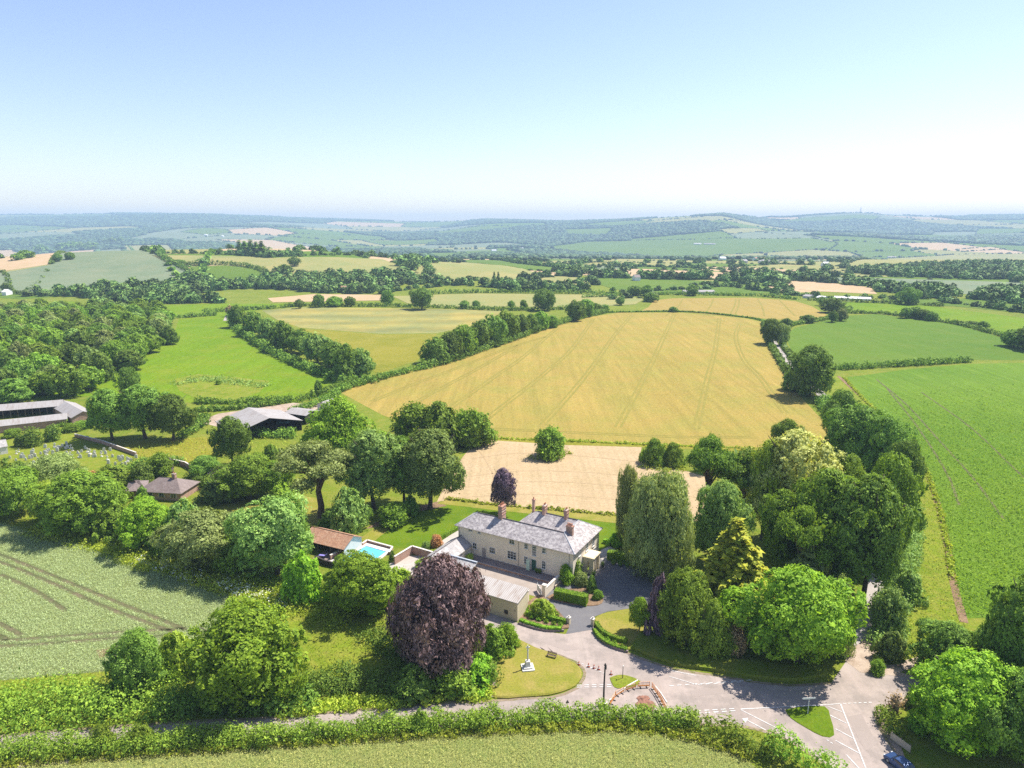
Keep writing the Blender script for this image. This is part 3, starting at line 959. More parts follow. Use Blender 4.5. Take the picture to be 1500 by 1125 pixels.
dash((852, 972), (890, 989), .13, 6)
drape('road_markings', MK, M['mark'], 7)
# ================================================================== foliage meshes
def unit(a):
    return a / np.maximum(np.linalg.norm(a, axis=-1, keepdims=True), 1e-9)


def leaves(P, N, size, aspect=0.6, T=None, jit=0.35):
    """one small quad per leaf spray; N = facing, T = optional long axis"""
    n = len(P)
    if T is None:
        T = np.cross(N, unit(rng.normal(size=(n, 3))))
    else:
        T = T - N * (T * N).sum(1, keepdims=True)
    T = unit(T)
    B = np.cross(N, T)
    s = size * np.exp(rng.normal(0, jit, (n, 1)))
    a, b = T * s * 0.5, B * s * 0.5 * aspect
    bend = N * s * 0.12
    V = np.stack([P - a, P - b + bend, P + a, P + b + bend], 1).reshape(-1, 3)
    Fc = np.arange(4 * n, dtype=np.int32).reshape(-1, 4)
    return V, Fc


def clumps(lobes, n, size, clump=26, spread=0.16, inner=0.22, up=0.25, nj=0.55, droop=0.0, aspect=0.6, zmin=None):
    """lobes: (m,6) centre and radii. Leaf clumps sit on the outside of the union of lobes, a few leaves fill the inside."""
    L = np.asarray(lobes, float)
    C, Rd = L[:, :3], L[:, 3:6]
    area = (Rd[:, 0] * Rd[:, 1]) ** 0.5 * Rd[:, 2] ** 0.5
    k = max(8, int(n / clump * 2.2))
    idx = rng.choice(len(L), k, p=area ** 1.6 / (area ** 1.6).sum())
    D = rng.normal(size=(k, 3))
    D[:, 2] += up
    D = unit(D)
    P = C[idx] + D * Rd[idx]
    # drop clumps that are buried in another lobe
    keep = np.ones(k, bool)
    for j in range(len(L)):
        q = (((P - C[j]) / Rd[j]) ** 2).sum(1)
        keep &= ~((q < 0.72) & (idx != j))
    if zmin is not None:
        keep &= P[:, 2] > zmin
    P, D, idx = P[keep], D[keep], idx[keep]
    m = len(P)
    per = max(3, int(n * (1 - inner) / max(m, 1)))
    rad = Rd[idx].mean(1)
    cs = (rad * spread * rng.uniform(0.6, 1.5, m))[:, None, None]
    off = rng.normal(size=(m, per, 3)) * cs
    Dn = D[:, None, :]
    off -= Dn * (off * Dn).sum(-1, keepdims=True) * 0.55
    rad_out = (rng.uniform(-0.10, 0.10, (m, 1)) * rad[:, None])[:, :, None] * Dn
    Q = (P[:, None, :] + off + rad_out).reshape(-1, 3)
    if droop:
        Q[:, 2] -= rng.random(len(Q)) ** 1.5 * droop
    N = np.repeat(D, per, 0) + rng.normal(size=(m * per, 3)) * nj + np.array([0, 0, 0.25])
    # inside filling
    ni = int(n * inner)
    ix = rng.choice(len(L), ni, p=area ** 2 / (area ** 2).sum())
    Di = unit(rng.normal(size=(ni, 3)))
    Qi = C[ix] + Di * Rd[ix] * rng.uniform(0.3, 0.85, (ni, 1))
    Pn = np.concatenate([Q, Qi])
    Nn = unit(np.concatenate([N, Di + rng.normal(size=(ni, 3)) * 0.7]))
    T = None
    if droop:
        T = np.tile([0, 0, -1.0], (len(Pn), 1)) + rng.normal(size=(len(Pn), 3)) * 0.45
        Nn = unit(Nn * np.array([1, 1, 0.5]))
    V1, F1 = leaves(Pn[:len(Q)], Nn[:len(Q)], size, aspect, None if T is None else T[:len(Q)])
    V2, F2 = leaves(Pn[len(Q):], Nn[len(Q):], size * 1.5, 0.8)
    return np.concatenate([V1, V2]), np.concatenate([F1, F2 + len(V1)])


def envelope(m, r, z0, z1, shape, lobe=(0.26, 0.4), squash=0.85, wild=1.0):
    """lobes over a crown outline: shape(t) gives the radius fraction at height fraction t"""
    out = []
    ph = rng.uniform(0, 6.28, 4)
    for i in range(m):
        t = (i + rng.random()) / m
        a = i * 2.399 + rng.uniform(-0.5, 0.5)
        rr = r * shape(t) * (1 + wild * (.17 * math.sin(2 * a + ph[0] + t) + .13 * math.sin(3 * a + ph[1] + 3 * t) + .10 * math.sin(7 * t + ph[2])))
        lr = r * rng.uniform(*lobe) * (0.65 + 0.5 * shape(t))
        d = max(0, rr - lr * 0.85) * rng.uniform(0.78, 1.2)
        out.append((d * math.cos(a), d * math.sin(a), z0 + (z1 - z0) * t, lr, lr, lr * squash))
    # filling down the middle
    for t in np.linspace(0.15, 0.82, 5):
        lr = r * shape(t) * 0.72
        out.append((0, 0, z0 + (z1 - z0) * t, lr, lr, min(lr, (z1 - z0) * 0.3)))
    return out


def dome(t):
    return max(0.12, math.sqrt(max(0, 1 - (abs(t - 0.42) / (0.58 if t > 0.42 else 0.66)) ** 2.2)))


def bush(t):
    return max(0.15, math.sqrt(max(0, 1 - (max(0, t - 0.2) / 0.8) ** 2)))


def spire(t):
    return max(0.05, (1 - t) ** 0.8 * (0.85 if t > 0.08 else 0.7))


PROTO = {}
reseed(21)


def proto(kind, V, Fc, trunk=None, mat='mid', tmat='bark'):
    r = max(np.percentile(np.abs(V[:, :2]), 98, axis=0))
    zt = np.percentile(V[:, 2], 99.7)
    PROTO[kind] = (mesh_np('crown', V, Fc, M[mat]), trunk, r, zt)


def trunk_mesh(h, r, limbs, spread, fork=0.35, n=7, lean=0.0, tmat='bark', top=0.75):
    mb = MB()
    t = [(lean * q * h, 0.04 * h * math.sin(q * 3), q * h) for q in (0, 0.02, 0.12, 0.3, 0.5, top)]
    mb.tube(t[:1] + t[1:], r * 1.25, r * 0.35, n)
    for k in range(limbs):
        a = k * 2.4 + random.uniform(-0.4, 0.4)
        f = fork + random.uniform(0, 0.28)
        b = Vector((lean * f * h, 0.04 * h * math.sin(f * 3), f * h))
        L = spread * random.uniform(0.75, 1.05)
        p = [b, b + Vector((math.cos(a) * L * 0.4, math.sin(a) * L * 0.4, h * 0.12)), b + Vector((math.cos(a) * L * 0.75, math.sin(a) * L * 0.75, h * 0.27)), b + Vector((math.cos(a) * L, math.sin(a) * L, h * 0.36))]
        mb.tube(p, r * 0.42, r * 0.1, 5)
    me = bpy.data.meshes.new('trunk')
    me.from_pydata(mb.v, [], mb.f)
    for q in me.polygons:
        q.use_smooth = True
    me.materials.append(M[tmat])
    return me


TR = trunk_mesh(11, 0.42, 8, 4.2)
TRT = trunk_mesh(14, 0.45, 8, 4.6, 0.45)
TRC = trunk_mesh(12, 0.35, 0, 1, top=0.8)
TRS = trunk_mesh(3, 0.12, 5, 1.2, 0.2)
# broadleaf crowns, close
for k, (m, z0, sq) in enumerate(((30, 1.6, 0.85), (38, 1.2, 0.8), (26, 2.2, 0.9), (34, 1.3, 1.0), (22, 1.8, 0.75))):
    V, Fc = clumps(envelope(m, 6.0, z0 + 1.2, 11.2, dome, (0.2, 0.42), sq), 30000, 0.31, 48, 0.15, nj=0.34)
    proto('broad%d' % k, V, Fc, TR)
V, Fc = clumps(envelope(32, 6.0, 4.6, 14.0, dome, (0.2, 0.4)), 28000, 0.33, 48, 0.15, nj=0.34)
proto('tall', V, Fc, TRT)
V, Fc = clumps(envelope(34, 6.0, 1.0, 9.0, bush, (0.2, 0.42)), 30000, 0.31, 48, 0.15, nj=0.34)
proto('spread', V, Fc, TR)
# shrubs, leafy to the ground
V, Fc = clumps(envelope(22, 2.2, 0.4, 3.2, bush, (0.22, 0.48)), 8500, 0.22, 34, 0.17, nj=0.36)
proto('shrub', V, Fc, TRS)
V, Fc = clumps(envelope(26, 2.2, 0.5, 3.6, bush, (0.24, 0.46)), 6000, 0.27, 14, 0.3)
proto('shrub2', V, Fc, TRS)
# weeping copper beech: ragged dome hanging to the ground
reseed(31)
env = envelope(64, 7.0, 1.4, 14.2, lambda t: float(np.interp(t, [0, .2, .45, .65, .8, .92, 1], [.62, .86, 1, .88, .72, .5, .28])), (0.15, 0.34), 0.72, 0.5)
V, Fc = clumps(env, 42000, 0.38, 44, 0.17, droop=1.1, aspect=0.4, zmin=0.2, nj=0.4)
proto('weeping', V, Fc, TR)
# birch: narrower, hanging sprays
reseed(41)
env = envelope(40, 6.0, 2.2, 11.0, lambda t: float(np.interp(t, [0, .3, .6, .85, 1], [.7, .95, 1, .85, .5])), (0.18, 0.4), 0.9, 0.9)
V, Fc = clumps(env, 32000, 0.34, 40, 0.18, droop=1.3, aspect=0.4, nj=0.38)
proto('birch', V, Fc, TRC)


reseed(51)


def conifer(r, h, tiers, n, size, droop=0.12, z0=0.8, tip=1.0):
    P, N = [], []
    for i in range(tiers):
        t = (i + 0.5) / tiers
        z = z0 + (h - z0) * t
        L = r * spire(t) * 1.05
        nb = max(5, int(13 * (1 - t) + 5))
        for b in range(nb):
            a = b * 2 * math.pi / nb + i * 0.7 + random.uniform(-0.2, 0.2)
            Lb = L * random.uniform(0.72, 1.12)
            k = max(6, int(n / (tiers * 12) * (0.3 + Lb / r)))
            s = rng.random(k) ** 0.6
            w = (1 - s) * Lb * 0.28 + 0.12
            x = s * Lb
            y = rng.normal(0, 1, k) * w * 0.6
            zz = z + x * 0.15 - droop * x * x / max(r, 1) + rng.normal(0, 0.1, k) - np.abs(y) * 0.25
            P.append(np.stack([x * math.cos(a) - y * math.sin(a), x * math.sin(a) + y * math.cos(a), zz], 1))
            nn = np.stack([np.full(k, math.cos(a) * 0.5), np.full(k, math.sin(a) * 0.5), np.full(k, 1.0)], 1)
            N.append(unit(nn + rng.normal(size=(k, 3)) * 0.45))
    return leaves(np.concatenate(P), np.concatenate(N), size, 0.45)


V, Fc = conifer(4.0, 14, 22, 16000, 0.5)
proto('conifer', V, Fc, TRC)
V, Fc = conifer(1.7, 7, 16, 5000, 0.35, 0.3)
proto('conifer_s', V, Fc, None)
# umbrella pine: flat pads at the ends of bare limbs
pads, mb = [], MB()
mb.tube([(0, 0, 0), (0.15, 0, 2), (-0.1, 0.1, 4.5), (0.2, 0, 7)], 0.5, 0.3, 8)
for k in range(15):
    a = k * 2.4
    rr = random.uniform(1.4, 4.6) if k > 1 else 0.4
    z = 11.2 - rr * 0.42 + random.uniform(-0.9, 0.7) - (1.8 if k % 4 == 3 else 0)
    c = (rr * math.cos(a), rr * math.sin(a), z)
    pr = random.uniform(1.25, 1.9)
    pads.append((*c, pr, pr, 0.75))
    for q in range(3):
        pads.append((c[0] + random.uniform(-1, 1) * pr * .7, c[1] + random.uniform(-1, 1) * pr * .7, z + random.uniform(-.3, .5), pr * .55, pr * .55, .5))
    mb.tube([(0, 0, 4.5 + (k % 5) * 0.5), (c[0] * 0.35, c[1] * 0.35, 6.6 + (k % 5) * 0.3), (c[0] * 0.8, c[1] * 0.8, z - 0.7), (c[0], c[1], z - 0.2)], 0.2, 0.06, 5)
me = bpy.data.meshes.new('trunk')
me.from_pydata(mb.v, [], mb.f)
me.materials.append(M['bark_p'])
V, Fc = clumps(pads, 16000, 0.34, 20, 0.26, 0.3, up=0.5, aspect=0.4)
proto('pine', V, Fc, me)
reseed(61)
# lighter copies of the same shapes for trees beyond 220 m and beyond 500 m
for k, (m, z0) in enumerate(((30, 2.0), (26, 1.5), (34, 1.2))):
    V, Fc = clumps(envelope(m, 6.0, z0 + 0.8, 10.6, dome if k < 2 else bush, (0.26, 0.42)), 7000, 0.62, 26, 0.17, nj=0.36)
    proto('mid%d' % k, V, Fc, TR)
LOW = []
for k in range(4):
    V, Fc = clumps(envelope(14, 6.0, 1.6, 9.6, dome if k % 2 else bush, (0.3, 0.5)), 520, 1.9, 10, 0.3, 0.15)
    LOW.append((V, Fc))
    proto('low%d' % k, V, Fc, TR)
V, Fc = conifer(3.2, 14, 10, 900, 1.5)
proto('mid_conifer', V, Fc, TRC)
# far lumps: knobbly little crowns
LUMP = []
import bmesh
for k in range(5):
    bm = bmesh.new()
    bmesh.ops.create_icosphere(bm, subdivisions=2, radius=1.0)
    ph = rng.uniform(0, 6, 6)
    for v in bm.verts:
        c = v.co.normalized()
        v.co = c * (1 + 0.22 * math.sin(c.x * 4 + ph[0]) * math.sin(c.y * 4 + ph[1]) + 0.15 * math.sin(c.z * 6 + c.x * 5 + ph[2])) + Vector(rng.normal(size=3) * 0.06)
        v.co.z = max(v.co.z, -0.75) * 0.9 + 0.65
    bm.verts.ensure_lookup_table()
    LUMP.append((np.array([v.co[:] for v in bm.verts]), np.array([[v.index for v in f.verts] for f in bm.faces])))
    bm.free()

NTREE = 0
reseed(71)


def plant(kind, p, h, wid, mat, label, name='tree', cat='tree', group=None, trunk=True, rot=None, dscale=1.0):
    """root Empty > crown, trunk; the crown and trunk meshes are shared between trees of a kind"""
    global NTREE
    NTREE += 1
    cm, tm, r, zt = PROTO[kind]
    rz = random.uniform(0, 6.28) if rot is None else rot
    root = thing(name, label, cat, (p.x, p.y, p.z - 0.05), rz, group)
    root.scale = (wid / (2 * r), wid / (2 * r) * dscale, h / zt)
    c = ob('crown', cm, root)
    c.material_slots[0].link = 'OBJECT'
    c.material_slots[0].material = M[mat]
    if trunk and tm is not None:
        ob('trunk', tm, root)
    return root


def tree(kind, px, by, ty, wpx, mat, label, name='tree', cat='tree', group=None, trunk=True, **k):
    p = at(px, by)
    h = zup(p, ty) - p.z
    q = Vector((p.x, p.y, p.z + h * 0.5))
    return plant(kind, p, h, wpx / F * zc(q), mat, label, name, cat, group, trunk, **k)


# ================================================================== named trees close to the house and lanes
SH = dict(name='shrub', cat='shrub')
tree('broad3', 205, 1010, 928, 98, 'dark', 'dark green tree left of the bright maple at the corner of the green wheat', 'broadleaf_tree')
tree('broad1', 366, 1018, 892, 172, 'bright', 'wide bright green maple on the lane bank at lower left', 'maple_tree', rot=1.0)
tree('shrub', 258, 985, 925, 62, 'lime', 'yellow green bush between the dark tree and the bright maple', **SH)
tree('weeping', 645, 972, 820, 148, 'copper', 'huge weeping copper beech with dark purple foliage in front of the long outbuilding', 'copper_beech', rot=0.5)
tree('shrub', 722, 958, 918, 56, 'mid', 'green shrub at the right foot of the copper beech', **SH)
tree('shrub2', 742, 946, 914, 36, 'bright', 'small bright shrub at the road edge beside the memorial green', **SH)
tree('shrub', 700, 1000, 962, 66, 'bright', 'rounded leafy shrub above the timber steps', **SH)
tree('shrub2', 664, 1010, 975, 70, 'hedge', 'low green shrub under the copper beech beside the lane', **SH)
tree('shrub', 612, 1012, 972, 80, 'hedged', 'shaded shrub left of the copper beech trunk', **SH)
tree('shrub2', 690, 965, 930, 40, 'lime', 'yellowish shrub behind the leafy shrubs right of the beech', **SH)
tree('broad4', 528, 895, 814, 112, 'bright', 'bright green spreading tree in front of the swimming pool', 'broadleaf_tree')
tree('shrub', 588, 882, 832, 60, 'lime', 'lime green tall shrub between the pool tree and the copper beech', **SH)
tree('shrub', 448, 878, 812, 70, 'bright', 'leafy green tall shrub below the tiled pool house', **SH)
tree('broad2', 407, 840, 730, 124, 'grey', 'rounded grey green tree left of the tiled pool house', 'broadleaf_tree')
tree('broad0', 303, 830, 748, 112, 'olive', 'yellowish green tree left of the rounded grey green tree', 'broadleaf_tree')
tree('shrub', 268, 800, 734, 66, 'grey', 'grey green bush between the yellowish trees above the oat field', **SH)
tree('broad3', 214, 800, 732, 94, 'bright', 'light green tree directly below the brown-roofed bungalow', 'broadleaf_tree')
tree('broad1', 122, 778, 692, 112, 'mid', 'broad deep green tree below the churchyard above the oat field', 'broadleaf_tree')
tree('broad4', 74, 765, 706, 62, 'lime', 'yellow green tree between the broad deep green tree and the frame edge clump', 'broadleaf_tree')
tree('broad2', 22, 755, 688, 84, 'mid', 'green tree at the left frame edge under the churchyard', 'broadleaf_tree')
tree('broad0', -25, 745, 660, 90, 'dark', 'dark tree cut by the left frame edge below the church', 'broadleaf_tree')
tree('birch', 86, 722, 668, 78, 'olive', 'golden olive weeping tree at the edge of the churchyard', 'weeping_tree')
tree('shrub', 172, 735, 705, 40, 'mid', 'green shrub beside the bungalow drive', **SH)
tree('shrub', 168, 708, 682, 62, 'hedge', 'green shrub behind the left wing of the bungalow', **SH)
tree('shrub2', 208, 705, 678, 34, 'dark', 'dark shrub behind the bungalow roof ridge', **SH)
tree('shrub2', 236, 695, 664, 40, 'mid', 'green garden shrub behind the bungalow chimney', **SH)
tree('shrub', 245, 690, 668, 24, 'purple', 'purple leaved bush behind the bungalow', **SH)
tree('shrub', 210, 738, 712, 22, 'dark', 'dark evergreen shrub against the bungalow front wall', **SH)
tree('shrub2', 135, 712, 690, 26, 'red', 'russet bush on the edge of the churchyard grass', **SH)
tree('tall', 342, 682, 610, 58, 'dark', 'dark round-topped tree on a clear trunk in the meadow', 'broadleaf_tree')
tree('tall', 165, 645, 570, 74, 'dark', 'leftmost tree of the dark clump beyond the churchyard wall', 'broadleaf_tree', group='clump beyond the churchyard')
tree('tall', 213, 642, 564, 84, 'dark', 'tallest middle tree of the dark clump beyond the churchyard wall', 'broadleaf_tree', group='clump beyond the churchyard')
tree('tall', 254, 645, 578, 68, 'dark', 'rightmost tree of the dark clump beyond the churchyard wall', 'broadleaf_tree', group='clump beyond the churchyard')
tree('broad3', 190, 582, 538, 34, 'dark', 'lone dark tree between the big wood and the farm barns', 'broadleaf_tree')
tree('pine', 470, 758, 648, 104, 'olive', 'umbrella pine with bare trunk and flat pads of needles', 'pine_tree', rot=0.3)
tree('spread', 498, 672, 585, 136, 'bright', 'big fresh green tree beside the barns and barley field', 'broadleaf_tree', trunk=False)
tree('tall', 548, 745, 630, 104, 'grey', 'grey green tree with several stems left of the lawn', 'broadleaf_tree', rot=2)
tree('tall', 592, 738, 640, 70, 'dark', 'dark tree standing between the two grey green trees by the lawn', 'broadleaf_tree')
tree('tall', 630, 745, 630, 112, 'grey', 'grey green spreading tree on a stout trunk at the lawn corner', 'broadleaf_tree', rot=4)
tree('shrub2', 606, 648, 592, 70, 'mid', 'left end of the low dark thicket at the stubble edge', 'broadleaf_tree', group='thicket at the barley corner')
tree('shrub', 645, 650, 588, 88, 'mid', 'middle of the low dark thicket at the stubble edge', 'broadleaf_tree', group='thicket at the barley corner')
tree('shrub2', 688, 652, 600, 70, 'mid', 'right end of the low dark thicket at the stubble edge', 'broadleaf_tree', group='thicket at the barley corner')
tree('shrub', 514, 775, 714, 60, 'grey', 'silvery shrub between the umbrella pine and the pool house', **SH)
tree('shrub2', 578, 768, 738, 52, 'mid', 'spreading green shrub in the bed at the lawn corner', **SH)
tree('shrub', 602, 752, 725, 30, 'dark', 'blackish shrub under the grey green trees', **SH)
tree('shrub', 482, 772, 748, 30, 'dark', 'dark shrub at the foot of the umbrella pine', **SH)
tree('broad1', 300, 700, 668, 46, 'dark', 'dark garden tree right of the bungalow', 'broadleaf_tree')
tree('shrub', 316, 702, 684, 34, 'purple', 'purple leaved shrub beside the white garden shed', **SH)
tree('broad4', 366, 730, 668, 84, 'mid', 'mid green orchard tree above the dry lawn', 'broadleaf_tree')
tree('broad2', 405, 728, 676, 56, 'mid', 'green tree between the orchard tree and the umbrella pine', 'broadleaf_tree')
tree('shrub', 415, 732, 700, 40, 'lime', 'lime shrub at the edge of the dry lawn', **SH)
tree('shrub2', 345, 728, 690, 46, 'lime', 'yellowish shrub at the left edge of the dry lawn', **SH)
tree('shrub', 315, 735, 706, 50, 'grey', 'pale green shrub at the end of the bungalow garden', **SH)
tree('shrub', 397, 670, 650, 28, 'mid', 'small round bush alone in the meadow', **SH)
tree('shrub', 412, 668, 656, 16, 'dark', 'tiny dark bush in the meadow beside the round bush', **SH)
tree('tall', 738, 752, 686, 44, 'purple', 'small round purple plum tree behind the house', 'plum_tree')
tree('shrub2', 806, 668, 626, 52, 'mid', 'isolated bush between the barley and the stubble', 'field_bush', 'shrub', trunk=False)
tree('spread', 958, 680, 642, 44, 'mid', 'bushy clump on the stubble edge left of the wood', 'field_bush', 'shrub', trunk=False)
tree('spread', 985, 682, 648, 40, 'hedge', 'brighter bushy clump on the stubble edge against the wood', 'field_bush', 'shrub', trunk=False)
tree('broad3', 1040, 690, 636, 30, 'mid', 'small tree poking up at the far left of the wood', 'broadleaf_tree')
tree('shrub', 168, 785, 742, 62, 'mid', 'mid green bush joining the broad deep green tree to the light green tree', **SH)
tree('shrub2', 345, 838, 786, 60, 'mid', 'mid green bush between the yellowish tree and the rounded tree', **SH)
tree('shrub', 256, 812, 768, 56, 'bright', 'fresh green bush at the field edge left of the yellowish tree', **SH)
# the wood right of the drive
tree('birch', 962, 840, 694, 108, 'birchm', 'big weeping birch with olive foliage at the drive', 'weeping_birch', rot=1)
tree('birch', 918, 800, 684, 34, 'birchm', 'thin weeping birch against the pale stubble', 'weeping_birch')
tree('pine', 1034, 770, 640, 74, 'dark', 'dark pine at the back left of the wood', 'pine_tree', rot=2)
tree('pine', 1086, 775, 660, 90, 'dark', 'second dark pine, nearer the lime tree', 'pine_tree', rot=4)
tree('broad1', 1052, 825, 706, 80, 'grey', 'blue green tree behind the golden conifer', 'broadleaf_tree')
tree('conifer', 1070, 905, 762, 112, 'gold', 'golden conifer with pointed top in front of the wood', 'golden_conifer')
tree('tall', 1160, 795, 632, 140, 'cream', 'lime tree in pale yellow flower at the top of the wood', 'lime_tree', rot=1)
tree('tall', 1115, 790, 645, 70, 'lime', 'yellow green tree left of the flowering lime', 'broadleaf_tree')
tree('tall', 1195, 860, 688, 120, 'mid', 'big dark tree in the heart of the wood below the flowering lime', 'broadleaf_tree', rot=3)
tree('tall', 1262, 885, 700, 130, 'dark', 'tallest dark tree at the right edge of the wood beside the lane', 'broadleaf_tree', rot=5)
tree('broad4', 1292, 820, 668, 92, 'mid', 'fresh green tree behind the dark trees on the lane', 'broadleaf_tree')
tree('broad2', 1230, 800, 668, 80, 'mid', 'mid green tree right of the flowering lime', 'broadleaf_tree')
tree('tall', 1140, 850, 720, 80, 'mid', 'dark tree behind the small pine with a pale stem', 'broadleaf_tree')
tree('pine', 1170, 880, 742, 74, 'mid', 'small pine with a pale bent stem in the middle of the wood', 'pine_tree', rot=1)
tree('conifer_s', 1178, 890, 798, 66, 'olive', 'olive dome-shaped conifer above the front tree', 'conifer_tree')
tree('conifer_s', 1226, 890, 808, 40, 'dark', 'dark drooping conifer right of the olive conifer', 'conifer_tree')
tree('broad0', 1165, 968, 838, 164, 'bright', 'large bright green tree at the road in front of the wood', 'broadleaf_tree', rot=2)
tree('spread', 1225, 950, 845, 60, 'olive', 'olive bush at the right shoulder of the large bright tree', 'broadleaf_tree')
tree('broad3', 1000, 942, 836, 100, 'mid', 'leafy green tree at the front left corner of the wood', 'broadleaf_tree')
tree('shrub', 962, 930, 842, 36, 'purple', 'purple leaved tall shrub at the corner of the drive', **SH)
tree('spread', 1040, 958, 880, 70, 'hedge', 'low green tree between the corner tree and the golden conifer', 'broadleaf_tree')
tree('tall', 936, 926, 876, 34, 'bright', 'young bright tree on a thin stem on the dry lawn by the drive', 'young_tree')
tree('shrub2', 1075, 955, 918, 44, 'brown', 'brown dying shrub under the golden conifer', **SH)
tree('shrub2', 1110, 950, 890, 60, 'hedged', 'dark undergrowth between the golden conifer and the large bright tree', **SH)
# dark trees along the lane up the hill
LN = 'trees along the sunken lane'
tree('broad1', 1150, 668, 614, 44, 'mid', 'round tree at the barley corner behind the flowering lime', 'broadleaf_tree')
tree('broad4', 1228, 650, 572, 58, 'dark', 'first dark oak up the lane, nearest the tall leaning oak', 'oak_tree', group=LN)
tree('broad2', 1252, 690, 594, 92, 'dark', 'wide dark oak in the middle of the lane row', 'oak_tree', group=LN)
tree('broad0', 1292, 705, 610, 76, 'dark', 'dark oak on the crop side of the lane row', 'oak_tree', group=LN)
tree('broad3', 1318, 735, 645, 62, 'dark', 'lowest dark oak of the lane row beside the soil edge', 'oak_tree', group=LN)
tree('shrub', 1343, 690, 664, 26, 'dark', 'small dark bush leaning over the crop edge', **SH)
tree('broad1', 1186, 580, 506, 70, 'dark', 'tall leaning oak with a bare limb at the bend of the lane', 'oak_tree', trunk=True)
mb = MB().tube([(0, 0, 1.5), (2.2, -.6, 4.2), (3.8, -.8, 5.2), (5.2, -.9, 7.6), (6.6, -1.2, 8.4)], .38, .1, 7).tube([(3.8, -.8, 5.2), (5.6, -.4, 5.9), (7.2, -.5, 7.0)], .2, .05, 6)
oak = [o for o in COL.objects if o.get('label') == 'tall leaning oak with a bare limb at the bend of the lane'][0]
oak.rotation_euler.z = 0
mb.v = [(x / oak.scale.x, y / oak.scale.y, z / oak.scale.z) for x, y, z in mb.v]
mb.build('bare_limb', M['bark'], oak, smooth=True)
tree('shrub', 1163, 572, 540, 34, 'dark', 'dark bush at the foot of the tall leaning oak', **SH)
tree('broad4', 1129, 504, 467, 32, 'dark', 'dark tree where the lane leaves the barley field', 'oak_tree')
tree('broad2', 1144, 506, 474, 22, 'olive', 'olive tinted tree beside the far end of the lane', 'oak_tree')
tree('broad0', 1152, 480, 466, 18, 'dark', 'small dark tree over the far end of the lane', 'oak_tree')
# lower right corner
tree('broad3', 1412, 1085, 962, 182, 'bright', 'large sunlit yellow green maple at the lower right corner', 'maple_tree', rot=0)
tree('tall', 1488, 1052, 842, 130, 'dark', 'tall dark tree cut by the right frame edge', 'broadleaf_tree')
tree('broad1', 1382, 992, 914, 92, 'dark', 'dark glossy tree at the stony field entrance', 'broadleaf_tree')
tree('broad4', 1460, 1010, 900, 90, 'dark', 'dark tree behind the sunlit maple', 'broadleaf_tree')
tree('broad2', 1530, 1000, 880, 120, 'bright', 'yellowish tree behind the tall dark tree at the frame edge', 'broadleaf_tree')
tree('broad0', 1500, 1120, 985, 120, 'dark', 'shaded tree at the bottom right frame corner', 'broadleaf_tree')
tree('shrub', 1345, 1035, 1010, 36, 'hedged', 'small dark shrub by the dead stump at the junction', **SH)
tree('shrub2', 1345, 1070, 1040, 36, 'bright', 'leafy sapling beside the pale notice board', **SH)
tree('shrub', 1302, 966, 925, 46, 'grey', 'pale green bramble mound beside the lane mouth', **SH)
tree('shrub2', 1300, 925, 862, 56, 'grey', 'white flowering bramble mound against the dark lane trees', **SH)
tree('shrub', 1330, 880, 838, 46, 'grey', 'pale bramble on the grassy field margin', **SH)
tree('shrub2', 1285, 985, 966, 24, 'mid', 'low weeds at the corner of the lane mouth', **SH)
# garden planting
tree('shrub', 792, 902, 877, 40, 'lime', 'golden dome shrub in the bed by the outbuilding gable', **SH)
tree('shrub', 829, 852, 826, 28, 'bright', 'light green shrub at the house corner', **SH)
tree('shrub2', 852, 858, 838, 22, 'olive', 'olive and russet shrub in the planted island', **SH)
tree('shrub', 867, 866, 842, 18, 'dark', 'dark conical shrub in the planted island', **SH)
tree('shrub2', 875, 878, 864, 16, 'mid', 'low green plant at the tip of the planted island', **SH)
tree('shrub2', 640, 800, 783, 18, 'red', 'russet shrub at the slate annexe', **SH)
tree('shrub2', 625, 803, 793, 14, 'grey', 'pale grey plant beside the russet shrub', **SH)
tree('shrub2', 688, 822, 811, 14, 'lime', 'yellow green plant by the annexe wall', **SH)
tree('shrub2', 620, 830, 818, 26, 'lime', 'yellow shrub on the walled patio', **SH)
tree('shrub', 901, 800, 780, 22, 'bright', 'light green shrub at the far end of the forecourt', **SH)
tree('shrub', 575, 822, 806, 12, 'dark', 'dark bush at the pool corner', **SH)

reseed(81)
# ================================================================== middle distance trees
def row(items, mats, label, group, name='hedgerow_tree', kinds=('mid0', 'mid1', 'mid2')):
    for k, (px, by, ty, wp) in enumerate(items):
        tree(kinds[(k + int(px)) % len(kinds)], px, by, ty, wp, mats[k % len(mats)], label, name, 'tree', group)


row([(348, 480, 446, 26), (372, 492, 456, 34), (395, 502, 466, 36), (416, 514, 470, 42), (440, 518, 482, 40), (466, 532, 488, 44), (492, 546, 500, 46), (508, 556, 504, 40), (530, 553, 510, 38)],
    ('dark', 'dark', 'grey'), 'dark tree in the hedgerow between the bright pasture and the hay meadow', 'hedgerow trees beside the bright pasture')
row([(638, 532, 494, 42), (660, 527, 486, 36), (680, 520, 476, 42), (702, 512, 470, 40), (722, 506, 461, 40), (742, 498, 456, 38), (762, 492, 460, 30), (778, 487, 460, 26), (792, 483, 456, 26), (808, 480, 462, 22)],
    ('dark', 'dark', 'mid'), 'dark tree in the tall hedgerow on the far edge of the barley field', 'hedgerow trees beside the barley')
row([(843, 470, 440, 30), (858, 464, 438, 28), (873, 458, 444, 24), (886, 457, 446, 16)], ('dark',), 'dark tree at the far corner of the barley field', 'trees at the barley corner')
